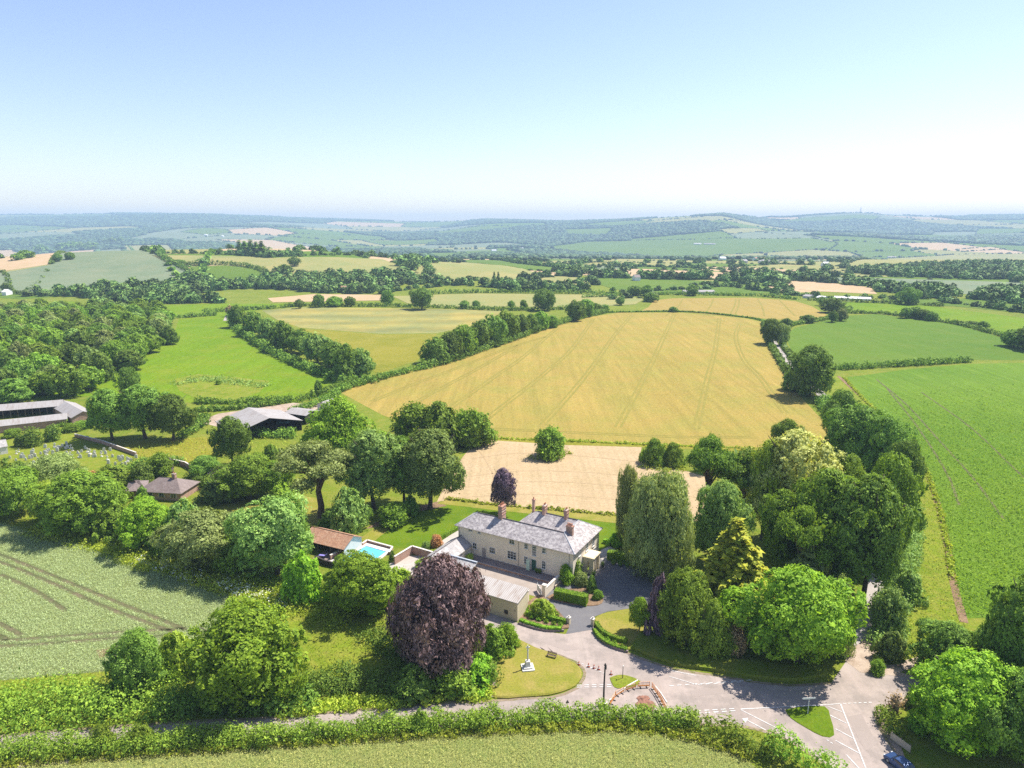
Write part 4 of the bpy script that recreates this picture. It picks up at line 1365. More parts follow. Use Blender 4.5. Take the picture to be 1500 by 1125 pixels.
for a in ((618, 453, 422, 38, 'broad2', 'dark', 'spreading lone oak on the far hedge beyond the hay meadow'), (797, 455, 423, 32, 'broad0', 'dark', 'big dark lone tree on the far hedge above the barley'), (680, 452, 440, 17, 'mid0', 'dark', 'small round tree on the far hedge right of the spreading oak'), (697, 451, 440, 12, 'mid1', 'dark', 'tiny round tree on the far hedge midway to the big dark tree'),
          (749, 452, 440, 12, 'mid0', 'dark', 'small tree just left of the big dark lone tree'), (767, 453, 439, 12, 'mid1', 'mid', 'paler small tree beside the big dark lone tree'), (908, 447, 435, 14, 'mid0', 'dark', 'round tree on the hedge left of the far barley field'), (930, 433, 418, 22, 'mid1', 'dark', 'left one of the pair of oaks behind the far barley'), (948, 433, 417, 20, 'mid0', 'dark', 'right one of the pair of oaks behind the far barley'), (953, 442, 428, 22, 'mid2', 'dark', 'low tree at the left corner of the far barley'),
          (986, 457, 449, 14, 'mid2', 'dark', 'single bush on the line between the two barley fields'), (1014, 433, 417, 20, 'mid0', 'dark', 'dark tree on the far edge of the far barley field'), (1183, 473, 461, 24, 'mid2', 'dark', 'flat bush at the near corner of the far barley field'), (1144, 480, 470, 12, 'mid0', 'dark', 'tiny bush beside the lane near the far barley'),
          (1218, 458, 437, 34, 'mid1', 'dark', 'dark tree at the bend right of the far barley'), (1207, 448, 436, 18, 'mid0', 'dark', 'tree behind the bend right of the far barley'), (1220, 472, 455, 14, 'mid0', 'dark', 'small dark tree beside the green field corner'), (1233, 470, 452, 18, 'mid1', 'olive', 'olive tree beside the green field corner'), (1331, 446, 421, 28, 'broad0', 'dark', 'big dark oak alone on the hedge of the upper green field'),
          (438, 452, 438, 14, 'mid0', 'dark', 'round tree on the hedge corner of the streaked wheat field'), (467, 450, 431, 20, 'mid1', 'dark', 'dark tree right of the round hedge corner tree'), (490, 449, 434, 26, 'mid2', 'mid', 'bushy tree on the far hedge of the streaked wheat'), (513, 449, 434, 16, 'mid0', 'mid', 'round bush tree at the far hedge of the streaked wheat'), (567, 447, 425, 20, 'mid1', 'dark', 'dark tree left of the spreading oak'),
          (338, 464, 447, 12, 'mid0', 'brown', 'leafless brownish tree at the top of the bright pasture'), (431, 390, 376, 17, 'mid0', 'dark', 'round dark tree alone on the tan hill field'), (418, 400, 387, 24, 'mid2', 'dark', 'dark thorn clump below the round tree on the tan hill'), (262, 386, 380, 22, 'mid2', 'dark', 'bush at the top corner of the hillside pasture'), (85, 383, 371, 14, 'mid0', 'dark', 'left one of two round trees on the stubble hill'), (103, 380, 369, 16, 'mid1', 'dark', 'right one of two round trees on the stubble hill'),
          (10, 428, 414, 14, 'mid0', 'dark', 'round tree at the foot of the grey green oat field'), (320, 563, 556, 9, 'shrub2', 'mid', 'small thorn bush in the rushy patch of pasture'), (467, 580, 556, 14, 'mid0', 'dark', 'conical small tree at the corner of the pasture')):
    tree(a[4], *a[:4], a[5], a[6], 'field_tree')
row([(25, 381, 370, 20), (40, 378, 366, 22), (62, 371, 358, 22), (92, 368, 355, 26), (105, 367, 353, 26), (118, 366, 355, 24), (132, 366, 355, 24)], ('dark',), 'dark tree on the crest above the stubble hill', 'trees on the stubble hill crest', kinds=('low0', 'low1', 'low2'))
row([(155, 357, 350, 8), (165, 357, 348, 12), (177, 355, 347, 12)], ('dark',), 'small tree on the skyline of the pale crest field', 'trio on the crest', kinds=('low0', 'low1'))
row([(351, 372, 352, 12), (359, 373, 353, 13), (368, 374, 351, 13), (376, 374, 354, 12), (384, 375, 353, 13)], ('dark',), 'tall dark conifer of the hilltop clump behind the tan hill', 'hilltop conifers', 'conifer_tree', kinds=('mid_conifer',))
row([(724, 412, 398, 6), (730, 413, 398, 6)], ('dark',), 'slim dark poplar beyond the tan field', 'pair of poplars', 'poplar_tree', kinds=('mid_conifer',))
row([(1485, 508, 482, 40), (1505, 512, 476, 40), (1525, 515, 474, 44)], ('dark',), 'dark tree at the right frame edge beside the green field', 'trees at the right frame edge')
row([(1327, 466, 450, 20), (1340, 466, 449, 22), (1352, 468, 453, 22), (1364, 470, 456, 18)], ('dark',), 'dark tree of the short clump on the green field hedge', 'clump on the green field hedge')
row([(1408, 476, 470, 14), (1424, 478, 470, 20), (1440, 480, 470, 16)], ('dark',), 'low dark tree on the hedge near the right frame edge', 'low trees on the right hedge')

# the big wood left of the pasture: every crown a tree
WOOD = [tuple(q)[:2] for q in PX((-60, 600), (40, 590), (130, 578), (175, 558), (225, 520), (252, 502), (256, 478), (246, 465), (150, 460), (0, 462), (-60, 463))]
A = np.array(WOOD)
pts = []
tries = 0
while len(pts) < 150 and tries < 9000:
    tries += 1
    q = rng.uniform(A.min(0), A.max(0))
    if not inside(q[None], WOOD)[0]:
        continue
    if all((q[0] - p[0]) ** 2 + (q[1] - p[1]) ** 2 > (9.6 + 0.004 * q[1]) ** 2 for p in pts):
        pts.append(q)
for k, q in enumerate(pts):
    p = Vector((q[0], q[1], float(height(q[0], q[1]))))
    h = random.uniform(9.5, 14.5)
    plant(('mid0', 'mid1', 'mid2')[k % 3], p, h, random.uniform(11, 16), random.choices(['mid', 'dark', 'olive', 'grey', 'hedge'], [4, 4, 2, 1.2, 2])[0],
          'green broadleaf tree crowded in the big wood left of the pasture', 'woodland_tree', 'tree', 'trees of the big wood', trunk=(k % 2 == 0))

reseed(91)
# ================================================================== hedges
def hedge(name, label, pts, w, h, mat, n=90, size=0.3, px=True, lump=0.35, cat='hedge', clump=16):
    p = smooth_line(PX(*pts) if px else pts, w * 0.55)
    L = []
    tot = 0
    for i, q in enumerate(p):
        if i:
            tot += np.linalg.norm(np.array(q[:2]) - np.array(p[i - 1][:2]))
        z = float(height(q[0], q[1]))
        for s in (-1, 1):
            d = np.array(p[min(i + 1, len(p) - 1)][:2]) - np.array(p[max(i - 1, 0)][:2])
            d /= np.linalg.norm(d)
            o = rng.uniform(0.1, 0.32) * w * s
            rw = w * rng.uniform(0.3, 0.48)
            rh = h * (1 + rng.uniform(-lump, lump)) * 0.5
            L.append((q[0] - d[1] * o, q[1] + d[0] * o, z + rh * 0.95, rw, rw, rh))
    V, Fc = clumps(L, int(n * tot), size, clump, 0.3, 0.2, up=0.35)
    return tag(ob(name, mesh_np(name, V, Fc, M[mat])), label, cat)


def formal(name, label, pts, w, h, mat, size=0.16, dens=70):
    """clipped hedge: leaves on the faces of a box that follows a line"""
    p = smooth_line(PX(*pts), 0.8)
    P, N = [], []
    for a, b in zip(p[:-1], p[1:]):
        a, b = np.array(a[:2]), np.array(b[:2])
        L = np.linalg.norm(b - a)
        d = (b - a) / L
        nn = np.array([-d[1], d[0]])
        k = int(dens * L * (2 * h + w)) + 1
        s = rng.random(k) * 1.1
        u = rng.random(k) * (2 * h + w)
        side = np.where(u < h, -1.0, np.where(u < h + w, 0.0, 1.0))
        off = np.where(side == 0, (u - h) - w / 2, side * w / 2)
        zz = np.where(side == 0, h, np.where(side < 0, u, u - h - w))
        bulge = 0.05 * np.sin(s * 9 + a[0] * 3) + rng.normal(0, 0.03, k)
        q = a + d * (s * L)[:, None] + nn * (off + side * bulge)[:, None]
        P.append(np.c_[q, zz + np.where(side == 0, bulge, 0) + 0.02])
        N.append(np.c_[nn * side[:, None], np.where(side == 0, 1.0, 0.15)])
    for e, sg in ((0, -1), (-1, 1)):
        a = np.array(p[e][:2])
        b = np.array(p[1 if e == 0 else -2][:2])
        d = (a - b) / np.linalg.norm(a - b)
        k = int(dens * w * h)
        q = a + np.array([-d[1], d[0]]) * rng.uniform(-w / 2, w / 2, (k, 1))
        P.append(np.c_[q, rng.random(k) * h])
        N.append(np.tile([d[0], d[1], 0.1], (k, 1)))
    P, N = np.concatenate(P), np.concatenate(N)
    V1, F1 = leaves(P, unit(N + rng.normal(size=N.shape) * 0.4), size, 0.7)
    # dense body just under the leaves
    mb = MB()
    for a, b in zip(p[:-1], p[1:]):
        mb.prism([q[:2] for q in strip([a, b], w * 0.86)], 0, h * 0.95)
    V = np.concatenate([V1, np.array(mb.v)])
    me = bpy.data.meshes.new(name)
    me.from_pydata(V.tolist(), [], F1.tolist() + [[i + len(V1) for i in f] for f in mb.f])
    me.materials.append(M[mat])
    return tag(ob(name, me), label, 'hedge')


hedge('hedge', 'long overgrown hedge along the near side of the lane above the turning wheat', [(-40, 1115), (0, 1110), (120, 1101), (260, 1093), (400, 1084), (520, 1075), (640, 1066), (740, 1060), (830, 1054), (900, 1054), (960, 1057), (1010, 1064)], 3.0, 2.1, 'hedge', 520, 0.23)
hedge('hedge', 'overgrown hedge curving down to the junction at the bottom of the picture', [(1012, 1066), (1060, 1080), (1100, 1097), (1130, 1106)], 3.2, 2.4, 'hedge', 240, 0.3)
hedge('hedge', 'rounded dark green hedge end beside the junction at the bottom edge', [(1138, 1106), (1165, 1118), (1195, 1134), (1220, 1150)], 3.4, 3.2, 'mid', 260, 0.3)
hedge('grass_verge', 'tall rough grass at the foot of the near lane hedge', [(-40, 1123), (0, 1118), (200, 1103), (400, 1090), (640, 1075), (830, 1066), (940, 1068), (1020, 1082), (1090, 1104)], 2.0, 0.7, 'grass_t', 150, 0.34, lump=0.5, cat='long grass')
tree('shrub', 618, 1071, 1040, 30, 'hedge', 'taller leafy bush standing up from the near lane hedge at the left of the steps', **SH)
tree('shrub', 210, 1093, 1062, 40, 'hedge', 'round bush growing out of the lane hedge at lower left', **SH)
tree('shrub2', 152, 1096, 1062, 34, 'hedge', 'spiky bush growing out of the lane hedge at far lower left', **SH)
hedge('hedge', 'thick green bank hedge on the far side of the lane at lower left', [(-40, 1053), (40, 1045), (110, 1040), (170, 1032), (240, 1038)], 9, 3.2, 'hedge', 520, 0.32)
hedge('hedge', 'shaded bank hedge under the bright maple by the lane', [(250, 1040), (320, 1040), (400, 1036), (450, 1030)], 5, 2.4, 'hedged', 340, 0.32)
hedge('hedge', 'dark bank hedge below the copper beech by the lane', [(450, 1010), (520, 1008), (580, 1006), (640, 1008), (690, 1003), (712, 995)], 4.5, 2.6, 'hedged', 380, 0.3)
hedge('grass_bank', 'grassy bank along the lane below the copper beech', [(420, 1042), (520, 1032), (600, 1027), (660, 1021), (712, 1017)], 3.2, 0.9, 'grass_t', 180, 0.34, lump=0.4, cat='long grass')
hedge('cow_parsley', 'white flowering cow parsley along the edge of the oat-green field', [(215, 822), (300, 850), (350, 862), (390, 880), (430, 886)], 4, 0.9, 'white', 60, 0.22, lump=0.5, cat='wildflowers')
hedge('long_grass', 'long meadow grass between the tree row and the green field', [(60, 778), (150, 800), (250, 830), (360, 868), (430, 892), (500, 905)], 7, 0.8, 'grass_t', 210, 0.36, lump=0.5, cat='long grass')
hedge('bramble_bank', 'low brambles in the shade under the tree row', [(60, 762), (150, 782), (240, 806), (330, 835), (420, 862)], 3, 1.0, 'hedge', 160, 0.3, lump=0.4, cat='brambles')
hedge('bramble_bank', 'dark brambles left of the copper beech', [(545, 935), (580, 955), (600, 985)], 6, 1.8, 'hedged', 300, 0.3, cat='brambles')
hedge('bramble_bank', 'pale flowering brambles along the lane side of the dark trees', [(1296, 948), (1305, 900), (1322, 850), (1330, 800), (1330, 740)], 5, 2.0, 'grey', 260, 0.36, cat='brambles')
hedge('hedge', 'grass topped hedge at the roadside corner by the notice board', [(1295, 1046), (1301, 1062), (1312, 1078)], 2.4, 1.5, 'hedge', 300, 0.26)
for lab, pts, w_ in (('weedy grass along the lower edge of the barley', [(600, 630), (720, 642), (850, 647), (960, 652), (1100, 657)], 1.6), ('weedy grass margin between lawn and stubble', [(655, 731), (720, 739), (800, 746), (905, 755)], 1.2), ('weedy grass along the left edge of the leafy crop', [(1236, 553), (1262, 582), (1300, 618), (1345, 672), (1366, 715), (1384, 780), (1396, 850)], 1.2), ('long grass under the isolated field bush', [(780, 672), (806, 671), (832, 664)], 4), ('rough grass under the bushy clumps at the stubble edge', [(938, 684), (965, 687), (1000, 688)], 4)):
    hedge('weedy_margin', lab, pts, w_, .55, 'grass_t', 40, .42, lump=.6, cat='long grass')
# garden hedges
formal('clipped_hedge', 'tall clipped box hedge beside the entrance gate', [(813, 876), (836, 881), (860, 886)], 1.7, 2.1, 'box')
formal('clipped_hedge', 'clipped inner hedge of the bed by the outbuilding', [(771, 903), (790, 906), (812, 911), (829, 915)], 0.8, 1.1, 'box')
formal('clipped_hedge', 'low front hedge of the bed by the outbuilding along the road', [(762, 912), (780, 918), (800, 923), (822, 924)], 0.8, 0.8, 'box')
formal('clipped_hedge', 'curved inner hedge round the dry lawn right of the drive', [(873, 917), (880, 928), (896, 938), (918, 944)], 0.8, 1.1, 'box')
formal('clipped_hedge', 'low curved front hedge right of the drive along the road', [(871, 925), (881, 938), (898, 948), (918, 954)], 0.8, 0.7, 'box')
formal('clipped_hedge', 'long dark clipped hedge between the lawn and the annexe', [(641, 793), (655, 785), (671, 776)], 0.7, 1.0, 'box')
formal('clipped_hedge', 'clipped hedge at the far side of the forecourt under the birch', [(890, 818), (915, 822), (940, 827), (960, 832)], 1.8, 1.9, 'box')
formal('clipped_hedge', 'short clipped hedge behind the house end', [(884, 795), (893, 797), (901, 800)], 0.9, 1.0, 'box')
BALL = clumps(envelope(14, 0.5, 0.15, 0.85, lambda t: max(.3, math.sin(math.pi * min(max(t, .08), .92))), (0.4, 0.55)), 500, 0.12, 8, 0.3)
BALLM = mesh_np('ball', *BALL, M['box'])
def ball(px, by, s, label, group):
    o = ob('topiary_ball', BALLM)
    o.location = at(px, by)
    o.scale = (s, s, s)
    tag(o, label, 'topiary', group)
for px, by in ((778, 908), (789, 911), (800, 914), (811, 917), (821, 918)):
    ball(px, by, 1.0, 'small topiary ball between the two hedges of the outbuilding bed', 'topiary balls left of the drive')
for px, by in ((810, 898), (815, 903), (772, 898)):
    ball(px, by, 1.15, 'topiary ball around the golden dome shrub', 'topiary balls round the golden shrub')
for px, by in ((882, 933), (890, 940), (900, 945), (910, 950)):
    ball(px, by, 1.0, 'small topiary ball between the two curved hedges', 'topiary balls right of the drive')
for px, by in ((898, 827), (908, 829), (918, 830), (928, 832)):
    ball(px, by, 1.0, 'low rounded plant in front of the forecourt hedge', 'plants below the forecourt hedge')
# field hedges
HG = (
    ('hedge below the tree row between bright pasture and hay meadow', [(338, 462), (348, 483), (380, 506), (420, 528), (470, 548), (510, 562), (545, 560)], 5, 3.2, 26),
    ('hedge climbing from the barns along the lower barley edge', [(430, 604), (480, 588), (500, 573), (545, 559), (600, 545), (622, 540)], 4, 2.6, 30),
    ('hedge below the tall tree row on the far barley edge', [(622, 540), (660, 530), (700, 516), (765, 494), (800, 481), (850, 467), (888, 458)], 5, 3.4, 24),
    ('low hedge across the head of the bright pasture', [(262, 466), (290, 464), (315, 462)], 4, 2.6, 16),
    ('hedge on the far side of the streaked wheat field', [(300, 458), (400, 452), (440, 449), (530, 449), (640, 451), (740, 455), (850, 453)], 4, 3, 12),
    ('trimmed hedge below the farm yard', [(290, 603), (340, 600), (400, 593), (425, 588)], 3, 2, 34),
    ('hedge behind the far barley field', [(855, 436), (960, 432), (1100, 434), (1168, 439)], 5, 3.2, 10),
    ('straight low hedge between the two barley fields', [(890, 458), (1000, 457), (1090, 465), (1120, 471)], 1.6, 0.9, 14),
    ('hedge bordering the leafy crop and the green field', [(1232, 541), (1260, 540), (1310, 537), (1360, 534), (1420, 530)], 4, 2.8, 26),
    ('hedge between the two right-hand green fields', [(1248, 459), (1290, 460), (1330, 465), (1400, 475), (1450, 488), (1500, 500)], 4, 2.4, 12),
    ('hedge on the near side of the sunken lane bend', [(1150, 481), (1165, 476), (1200, 470), (1232, 463), (1245, 452)], 4, 2.2, 18),
    ('hedge on the right bank of the sunken lane', [(1143, 497), (1150, 512), (1168, 534), (1190, 552)], 3, 2, 26),
    ('hedge on the barley side of the sunken lane', [(1118, 475), (1126, 500), (1140, 526), (1160, 556), (1178, 580)], 3, 2, 26),
    ('hedge above the upper green field', [(1185, 440), (1260, 443), (1330, 446), (1380, 449)], 4, 3, 10),
    ('hedge at the foot of the lane oaks', [(1205, 590), (1225, 620), (1250, 660), (1275, 700), (1290, 740)], 6, 3, 60),
    ('hedge along the far pasture edge by the barns', [(440, 588), (470, 578), (500, 567), (520, 562)], 5, 2.6, 26),
    ('overgrown hedge from the tree clump towards the barns', [(265, 640), (290, 628), (300, 612)], 4, 2.4, 40),
    ('low hedge along the crest between oat and tan fields', [(150, 365), (190, 362), (235, 373), (312, 372)], 5, 3, 7),
    ('hedge dividing the tan hill field from the hillside pasture', [(245, 386), (270, 389), (330, 388), (375, 394), (395, 404)], 6, 5, 8),
    ('hedge down the right side of the oat field', [(235, 375), (262, 390), (287, 403)], 6, 4, 8),
    ('hedge under the stubble hill', [(0, 399), (75, 387), (143, 367)], 5, 3, 8),
    ('hedge along the far side of the far wheat strip', [(600, 432), (700, 429), (800, 430), (900, 431)], 5, 4, 8),
    ('hedge with brambles in the rushy pasture', [(290, 590), (330, 591), (380, 588), (425, 586)], 4, 1.8, 30),
    ('low shrubs along the top of the meadow behind the barns', [(330, 632), (360, 636), (400, 640), (425, 640)], 5, 2.2, 50),
    ('garden hedge right of the bungalow', [(285, 705), (310, 716), (330, 722)], 4, 2.6, 70),
    ('garden hedge between churchyard and bungalow', [(150, 700), (190, 690), (225, 682), (260, 680)], 4, 2.4, 60),
)
for lab, pts, w_, h_, n_ in HG:
    d = at(*pts[0]).y
    hedge('hedge', lab, pts, w_, h_, 'hedged', n_ * 2, 0.32 + d * 0.0011, clump=10)
hedge('rushes', 'rough clump of rushes in the wet patch of pasture', [(262, 562), (300, 556), (345, 560), (385, 566)], 9, 0.8, 'reed', 60, 0.5, lump=0.5, cat='rushes')

reseed(101)
# ================================================================== far trees and woods (one mass each)
def mass(name, items, bank, mat='far'):
    """items: (x, y, z, radius, height) - many small crowns merged into one object"""
    vs, fs, tn, b = [], [], [], 0
    I = np.array(items)
    ch = rng.integers(0, len(bank), len(I))
    for k, (V, Fc) in enumerate(bank):
        q = I[ch == k]
        if not len(q):
            continue
        r0, z0 = np.percentile(np.abs(V[:, :2]), 98), np.percentile(V[:, 2], 99)
        a = rng.uniform(0, 6.28, len(q))
        c, s = np.cos(a)[:, None], np.sin(a)[:, None]
        x = (V[None, :, 0] * c - V[None, :, 1] * s) * (q[:, 3] / r0)[:, None] + q[:, 0:1]
        y = (V[None, :, 0] * s + V[None, :, 1] * c) * (q[:, 3] / r0)[:, None] + q[:, 1:2]
        z = V[None, :, 2] * (q[:, 4] / z0)[:, None] + q[:, 2:3]
        vs.append(np.stack([x, y, z], -1).reshape(-1, 3))
        fs.append((Fc[None] + (np.arange(len(q)) * len(V))[:, None, None]).reshape(-1, Fc.shape[1]) + b)
        tn.append(np.repeat(rng.random(len(q)), len(V)))
        b += len(q) * len(V)
    o = ob(name, mesh_np(name, np.concatenate(vs), np.concatenate(fs), M[mat], tint=np.concatenate(tn)))
    return tag(o, kind='stuff')


def fill(poly, gap, rad, hgt, jit=0.45):
    A = np.array(poly)
    lo, hi = A.min(0), A.max(0)
    n = ((hi - lo) / gap).astype(int) + 1
    X, Y = np.meshgrid(np.arange(n[0]) * gap + lo[0], np.arange(n[1]) * gap + lo[1])
    P = np.stack([X.ravel(), Y.ravel()], 1) + rng.uniform(-jit, jit, (X.size, 2)) * gap
    P = P[inside(P, poly)]
    z = height(P[:, 0], P[:, 1])
    return [(x, y, zz - 0.4, rng.uniform(*rad), rng.uniform(*hgt)) for (x, y), zz in zip(P, z)]


def along(pts, gap, rad, hgt, wob=4):
    out = []
    p = smooth_line(pts, gap)
    for q in p:
        x, y = q[0] + rng.uniform(-wob, wob), q[1] + rng.uniform(-wob, wob)
        out.append((x, y, float(height(x, y)) - 0.4, rng.uniform(*rad), rng.uniform(*hgt)))
    return out


xy = lambda *p: [tuple(q)[:2] for q in PX(*p)]
# valley wood behind the left-hand fields
it = []
for poly in ([(-40, 444), (0, 442), (110, 440), (112, 447), (240, 446), (330, 444), (400, 438), (455, 430), (560, 431), (640, 427), (700, 427), (860, 428), (860, 417), (700, 418), (640, 414), (560, 411), (470, 409), (395, 408), (310, 410), (280, 414), (240, 424), (130, 426), (0, 436), (-40, 438)],):
    it += fill(xy(*poly), 10.5, (4.6, 8.0), (6, 12))
it = [q for q in it if math.sin(q[0] / 37 + q[1] / 61) + math.sin(q[0] / 83 - q[1] / 29 + 2) > -0.3]
mass('valley_wood', it, LOW)
it = []
for poly in ([(1238, 399), (1330, 391), (1420, 387), (1530, 388), (1530, 411), (1400, 409), (1300, 405)], [(1425, 440), (1440, 428), (1530, 424), (1530, 450), (1470, 443)], [(1335, 437), (1390, 428), (1410, 434), (1380, 440)], [(1290, 425), (1400, 424), (1390, 430), (1300, 431)]):
    it += fill(xy(*poly), 13, (5.5, 9), (7, 12))
mass('valley_wood', it, LOW)
it = []
for ln in ([(900, 430), (950, 427), (1000, 424)], [(1010, 426), (1060, 420), (1100, 424), (1150, 430)], [(1140, 432), (1180, 434), (1200, 437)], [(850, 392), (950, 391), (1060, 395), (1130, 402)], [(1120, 412), (1150, 424), (1160, 432)], [(1145, 403), (1200, 404), (1240, 402)],
           [(700, 378), (760, 386), (830, 393), (880, 398)], [(605, 410), (625, 404), (630, 396), (615, 386)], [(390, 377), (460, 374), (560, 377), (612, 388)], [(640, 413), (700, 411), (760, 410), (800, 404)], [(820, 420), (860, 410), (900, 404)], [(840, 405), (860, 396)],
           [(1205, 440), (1240, 438), (1290, 437), (1330, 440)], [(1380, 443), (1430, 449), (1530, 463)], [(1020, 418), (1080, 416), (1140, 420)], [(900, 438), (960, 436)], [(560, 430), (600, 424), (640, 420)], [(250, 358), (320, 362), (390, 372)], [(230, 371), (310, 372), (380, 376)]):
    it += along(PX(*ln), 13, (3.4, 6.8), (4, 8.5), 4)
    it += along(PX(*ln), 9, (2, 3.6), (2, 4), 2)
mass('valley_trees', it, LOW)
# scattered woods and hedgerow trees of the far country
it, far = [], []


def free(P):
    k = np.ones(len(P), bool)
    for e in EXPL:
        k &= ~inside(P, e)
    return k


for poly, wood, r0 in CELLS:
    A = np.array(poly)
    if wood:
        gap = 13 + 0.0026 * r0
        q = fill(poly, gap, (gap * 0.5, gap * 0.8), (8 + .0006 * r0, 14 + .0009 * r0))
        P = np.array([(t_[0], t_[1]) for t_ in q]).reshape(-1, 2)
        if len(P):
            P = P[free(P)] if False else P
            ok = free(P)
            far += [t_ for t_, o_ in zip(q, ok) if o_]
    for a, b in zip(A, np.roll(A, -1, 0)):
        L = np.linalg.norm(b - a)
        g = 9 + 0.0026 * r0
        k = int(L / g)
        if k < 1 or random.random() < 0.25:
            continue
        t_ = rng.random(k)[:, None]
        P = a + (b - a) * t_ + rng.normal(0, 3, (k, 2))
        P = P[free(P)]
        for x, y in P:
            big = random.random() < 0.3
            rr = rng.uniform(4, 7.5) if big else rng.uniform(2, 3.6)
            far.append((x, y, float(height(x, y)) - 0.5, rr * (1 + 0.0001 * r0), rr * (1.35 if big else 0.9) * (1 + .00006 * r0)))
for e in EXPL:
    A = np.array(e)
    for a, b in zip(A, np.roll(A, -1, 0)):
        L = np.linalg.norm(b - a)
        k = int(L / 16)
        if k > 1 and a[1] > 1100 and b[1] > 1100:
            t_ = rng.random(k)[:, None]
            for x, y in a + (b - a) * t_:
                rr = rng.uniform(2.5, 6.5)
                far.append((x, y, float(height(x, y)) - 0.5, rr, rr * 1.3))
# skyline trees along the far ridges
for px in np.arange(-200, 1720, 1.9):
    d = float(np.interp(px, SKY_X, SKY_D)) + rng.uniform(-300, 60)
    x = d * (px - 750) / F
    if math.sin(px / 23) + math.sin(px / 61 + 1) + rng.uniform(-1, 1) > -0.2:
        far.append((x, d, float(height(x, d)) - 0.5, rng.uniform(12, 24), rng.uniform(9, 19)))
nearf = [t_ for t_ in far if t_[1] < 1500]
farf = [t_ for t_ in far if t_[1] >= 1500]
if nearf:
    mass('distant_trees', nearf, LOW)
mass('far_woodland', farf, LUMP, 'far2')
print('trees', NTREE, 'near lumps', len(nearf), 'far lumps', len(farf))
reseed(111)
# ================================================================== the country house
H0 = at(672, 808)
H1 = at(839, 853)
HU = Vector((H1.x - H0.x, H1.y - H0.y, 0))
HL = HU.length
HU.normalize()
HV = Vector((-HU.y, HU.x, 0))
HA = math.atan2(HU.y, HU.x)


def loc(u, v, z=0.0):
    return H0 + HU * u + HV * v + Vector((0, 0, z))


def uv_of(p):
    d = p - H0
    return d.dot(HU), d.dot(HV)


def facade(px, py, v=0.0):
    """where the sight line meets the wall plane v: (u, z)"""
    d = Vector(ray(px, py))
    o = Vector((0, 0, CH))
    t = ((H0 + HV * v) - o).dot(HV) / d.dot(HV)
    p = o + d * t
    return (p - H0).dot(HU), p.z


def endwall(px, py, u):
    d = Vector(ray(px, py))
    o = Vector((0, 0, CH))
    t = ((H0 + HU * u) - o).dot(HU) / d.dot(HU)
    p = o + d * t
    return (p - H0).dot(HV), p.z


house = thing('country_house', 'large cream rendered country house under a lichened grey slate hipped roof', 'house', H0, HA)
D2, ZE, ZR = 14.0, 6.75, 9.15
mb = MB()
mb.prism([(0, 0), (HL, 0), (HL, D2), (12, D2), (12, 7), (0, 7)], -0.3, ZE)
wall = mb.build('wall', M['stucco'], house)
mb = MB()
A, B, C, D, E_, W_, T_ = (-.6, -.6, ZE), (HL + .6, -.6, ZE), (HL + .6, D2 + .6, ZE), (11.4, D2 + .6, ZE), (-.6, 7.3, ZE), (11.4, 7.15, ZE + .05), (21.6, 7.15, ZE + .12)
P_, Q_, R_, S_ = (3.2, 3.4, ZR), (HL - 3.8, 3.4, ZR), (15.0, 10.9, ZR), (HL - 3.8, 10.9, ZR)
mb.slope([A, B, Q_, P_]).slope([B, C, S_, Q_]).slope([C, D, R_, S_]).slope([D, W_, R_]).slope([W_, T_, S_, R_]).slope([T_, Q_, S_])
mb.slope([W_, E_, P_, Q_, T_]).slope([E_, A, P_])
lo = lambda p: (p[0], p[1], ZE - 0.14)
for a, b in ((A, B), (B, C), (C, D), (D, W_), (W_, E_), (E_, A)):
    mb.poly([lo(a), lo(b), b, a])
mb.poly([lo(p) for p in (A, E_, W_, D, C, B)])
roof = mb.build('roof', M['slate'], house)
mb = MB()
for a, b in ((P_, Q_), (R_, S_)):
    mb.tube([a, b], 0.13, n=6)
mb.build('ridge_tile', M['ridge'], roof)
mb = MB()
for a, b in ((A, P_), (E_, P_), (B, Q_), (C, S_), (D, R_), (Q_, S_)):
    mb.tube([a, b], 0.09, n=6)
mb.build('hip_flashing', M['lead'], roof)
mb = MB()
mb.box(-0.02, HL + .02, -0.05, -0.003, 0, 0.45)
mb.box(HL + .003, HL + .05, -0.05, D2, 0, 0.45)
mb.build('plinth', M['stone'], house)
for u in (0.25, 15.9, HL - 0.9):
    MB().tube([(u, -0.09, 0.1), (u, -0.09, ZE - .15)], 0.055, n=6).build('drainpipe', M['pipe'], house)
MB().box(-.55, HL + .55, -.68, -.6, ZE - .16, ZE - .04).build('gutter', M['pipe'], house)


def chimney(u, v, w, d, h, npots, z0=ZE + 0.6, bands=1, label=None):
    mb = MB()
    mb.box(u - w / 2, u + w / 2, v - d / 2, v + d / 2, z0, ZR + h)
    for k in range(bands):
        z = ZR + h - 0.12 - k * 0.62
        mb.box(u - w / 2 - .09, u + w / 2 + .09, v - d / 2 - .09, v + d / 2 + .09, z - .12, z + .1)
    c = mb.build('chimney', M['brick'], house)
    if label:
        c['label'] = label
    for k in range(npots):
        o = (k - (npots - 1) / 2) * (max(w, d) / npots) * 0.85
        px_, py_ = (u + o, v) if w > d else (u, v + o)
        MB().lathe([(0.13, ZR + h + .1), (0.15, ZR + h + .14), (0.11, ZR + h + .5), (0.14, ZR + h + .56), (0.09, ZR + h + .57)], 10, (px_, py_)).build('chimney_pot', M['pot'], c)


chimney(9.4, 3.9, .95, 1.8, 2.9, 3, bands=4, label='tall banded red brick chimney on the front ridge')
chimney(12.6, 13.2, .55, .55, 1.7, 1, bands=1, label='thin chimney at the back corner')
chimney(16.7, 10.9, .7, 1.3, 1.9, 2, bands=2)
chimney(22.2, 10.9, .7, 1.2, 1.9, 2, bands=2)
chimney(HL - 3.0, 4.6, 1.5, .8, 1.35, 4, bands=1, label='squat chimney with four red pots')


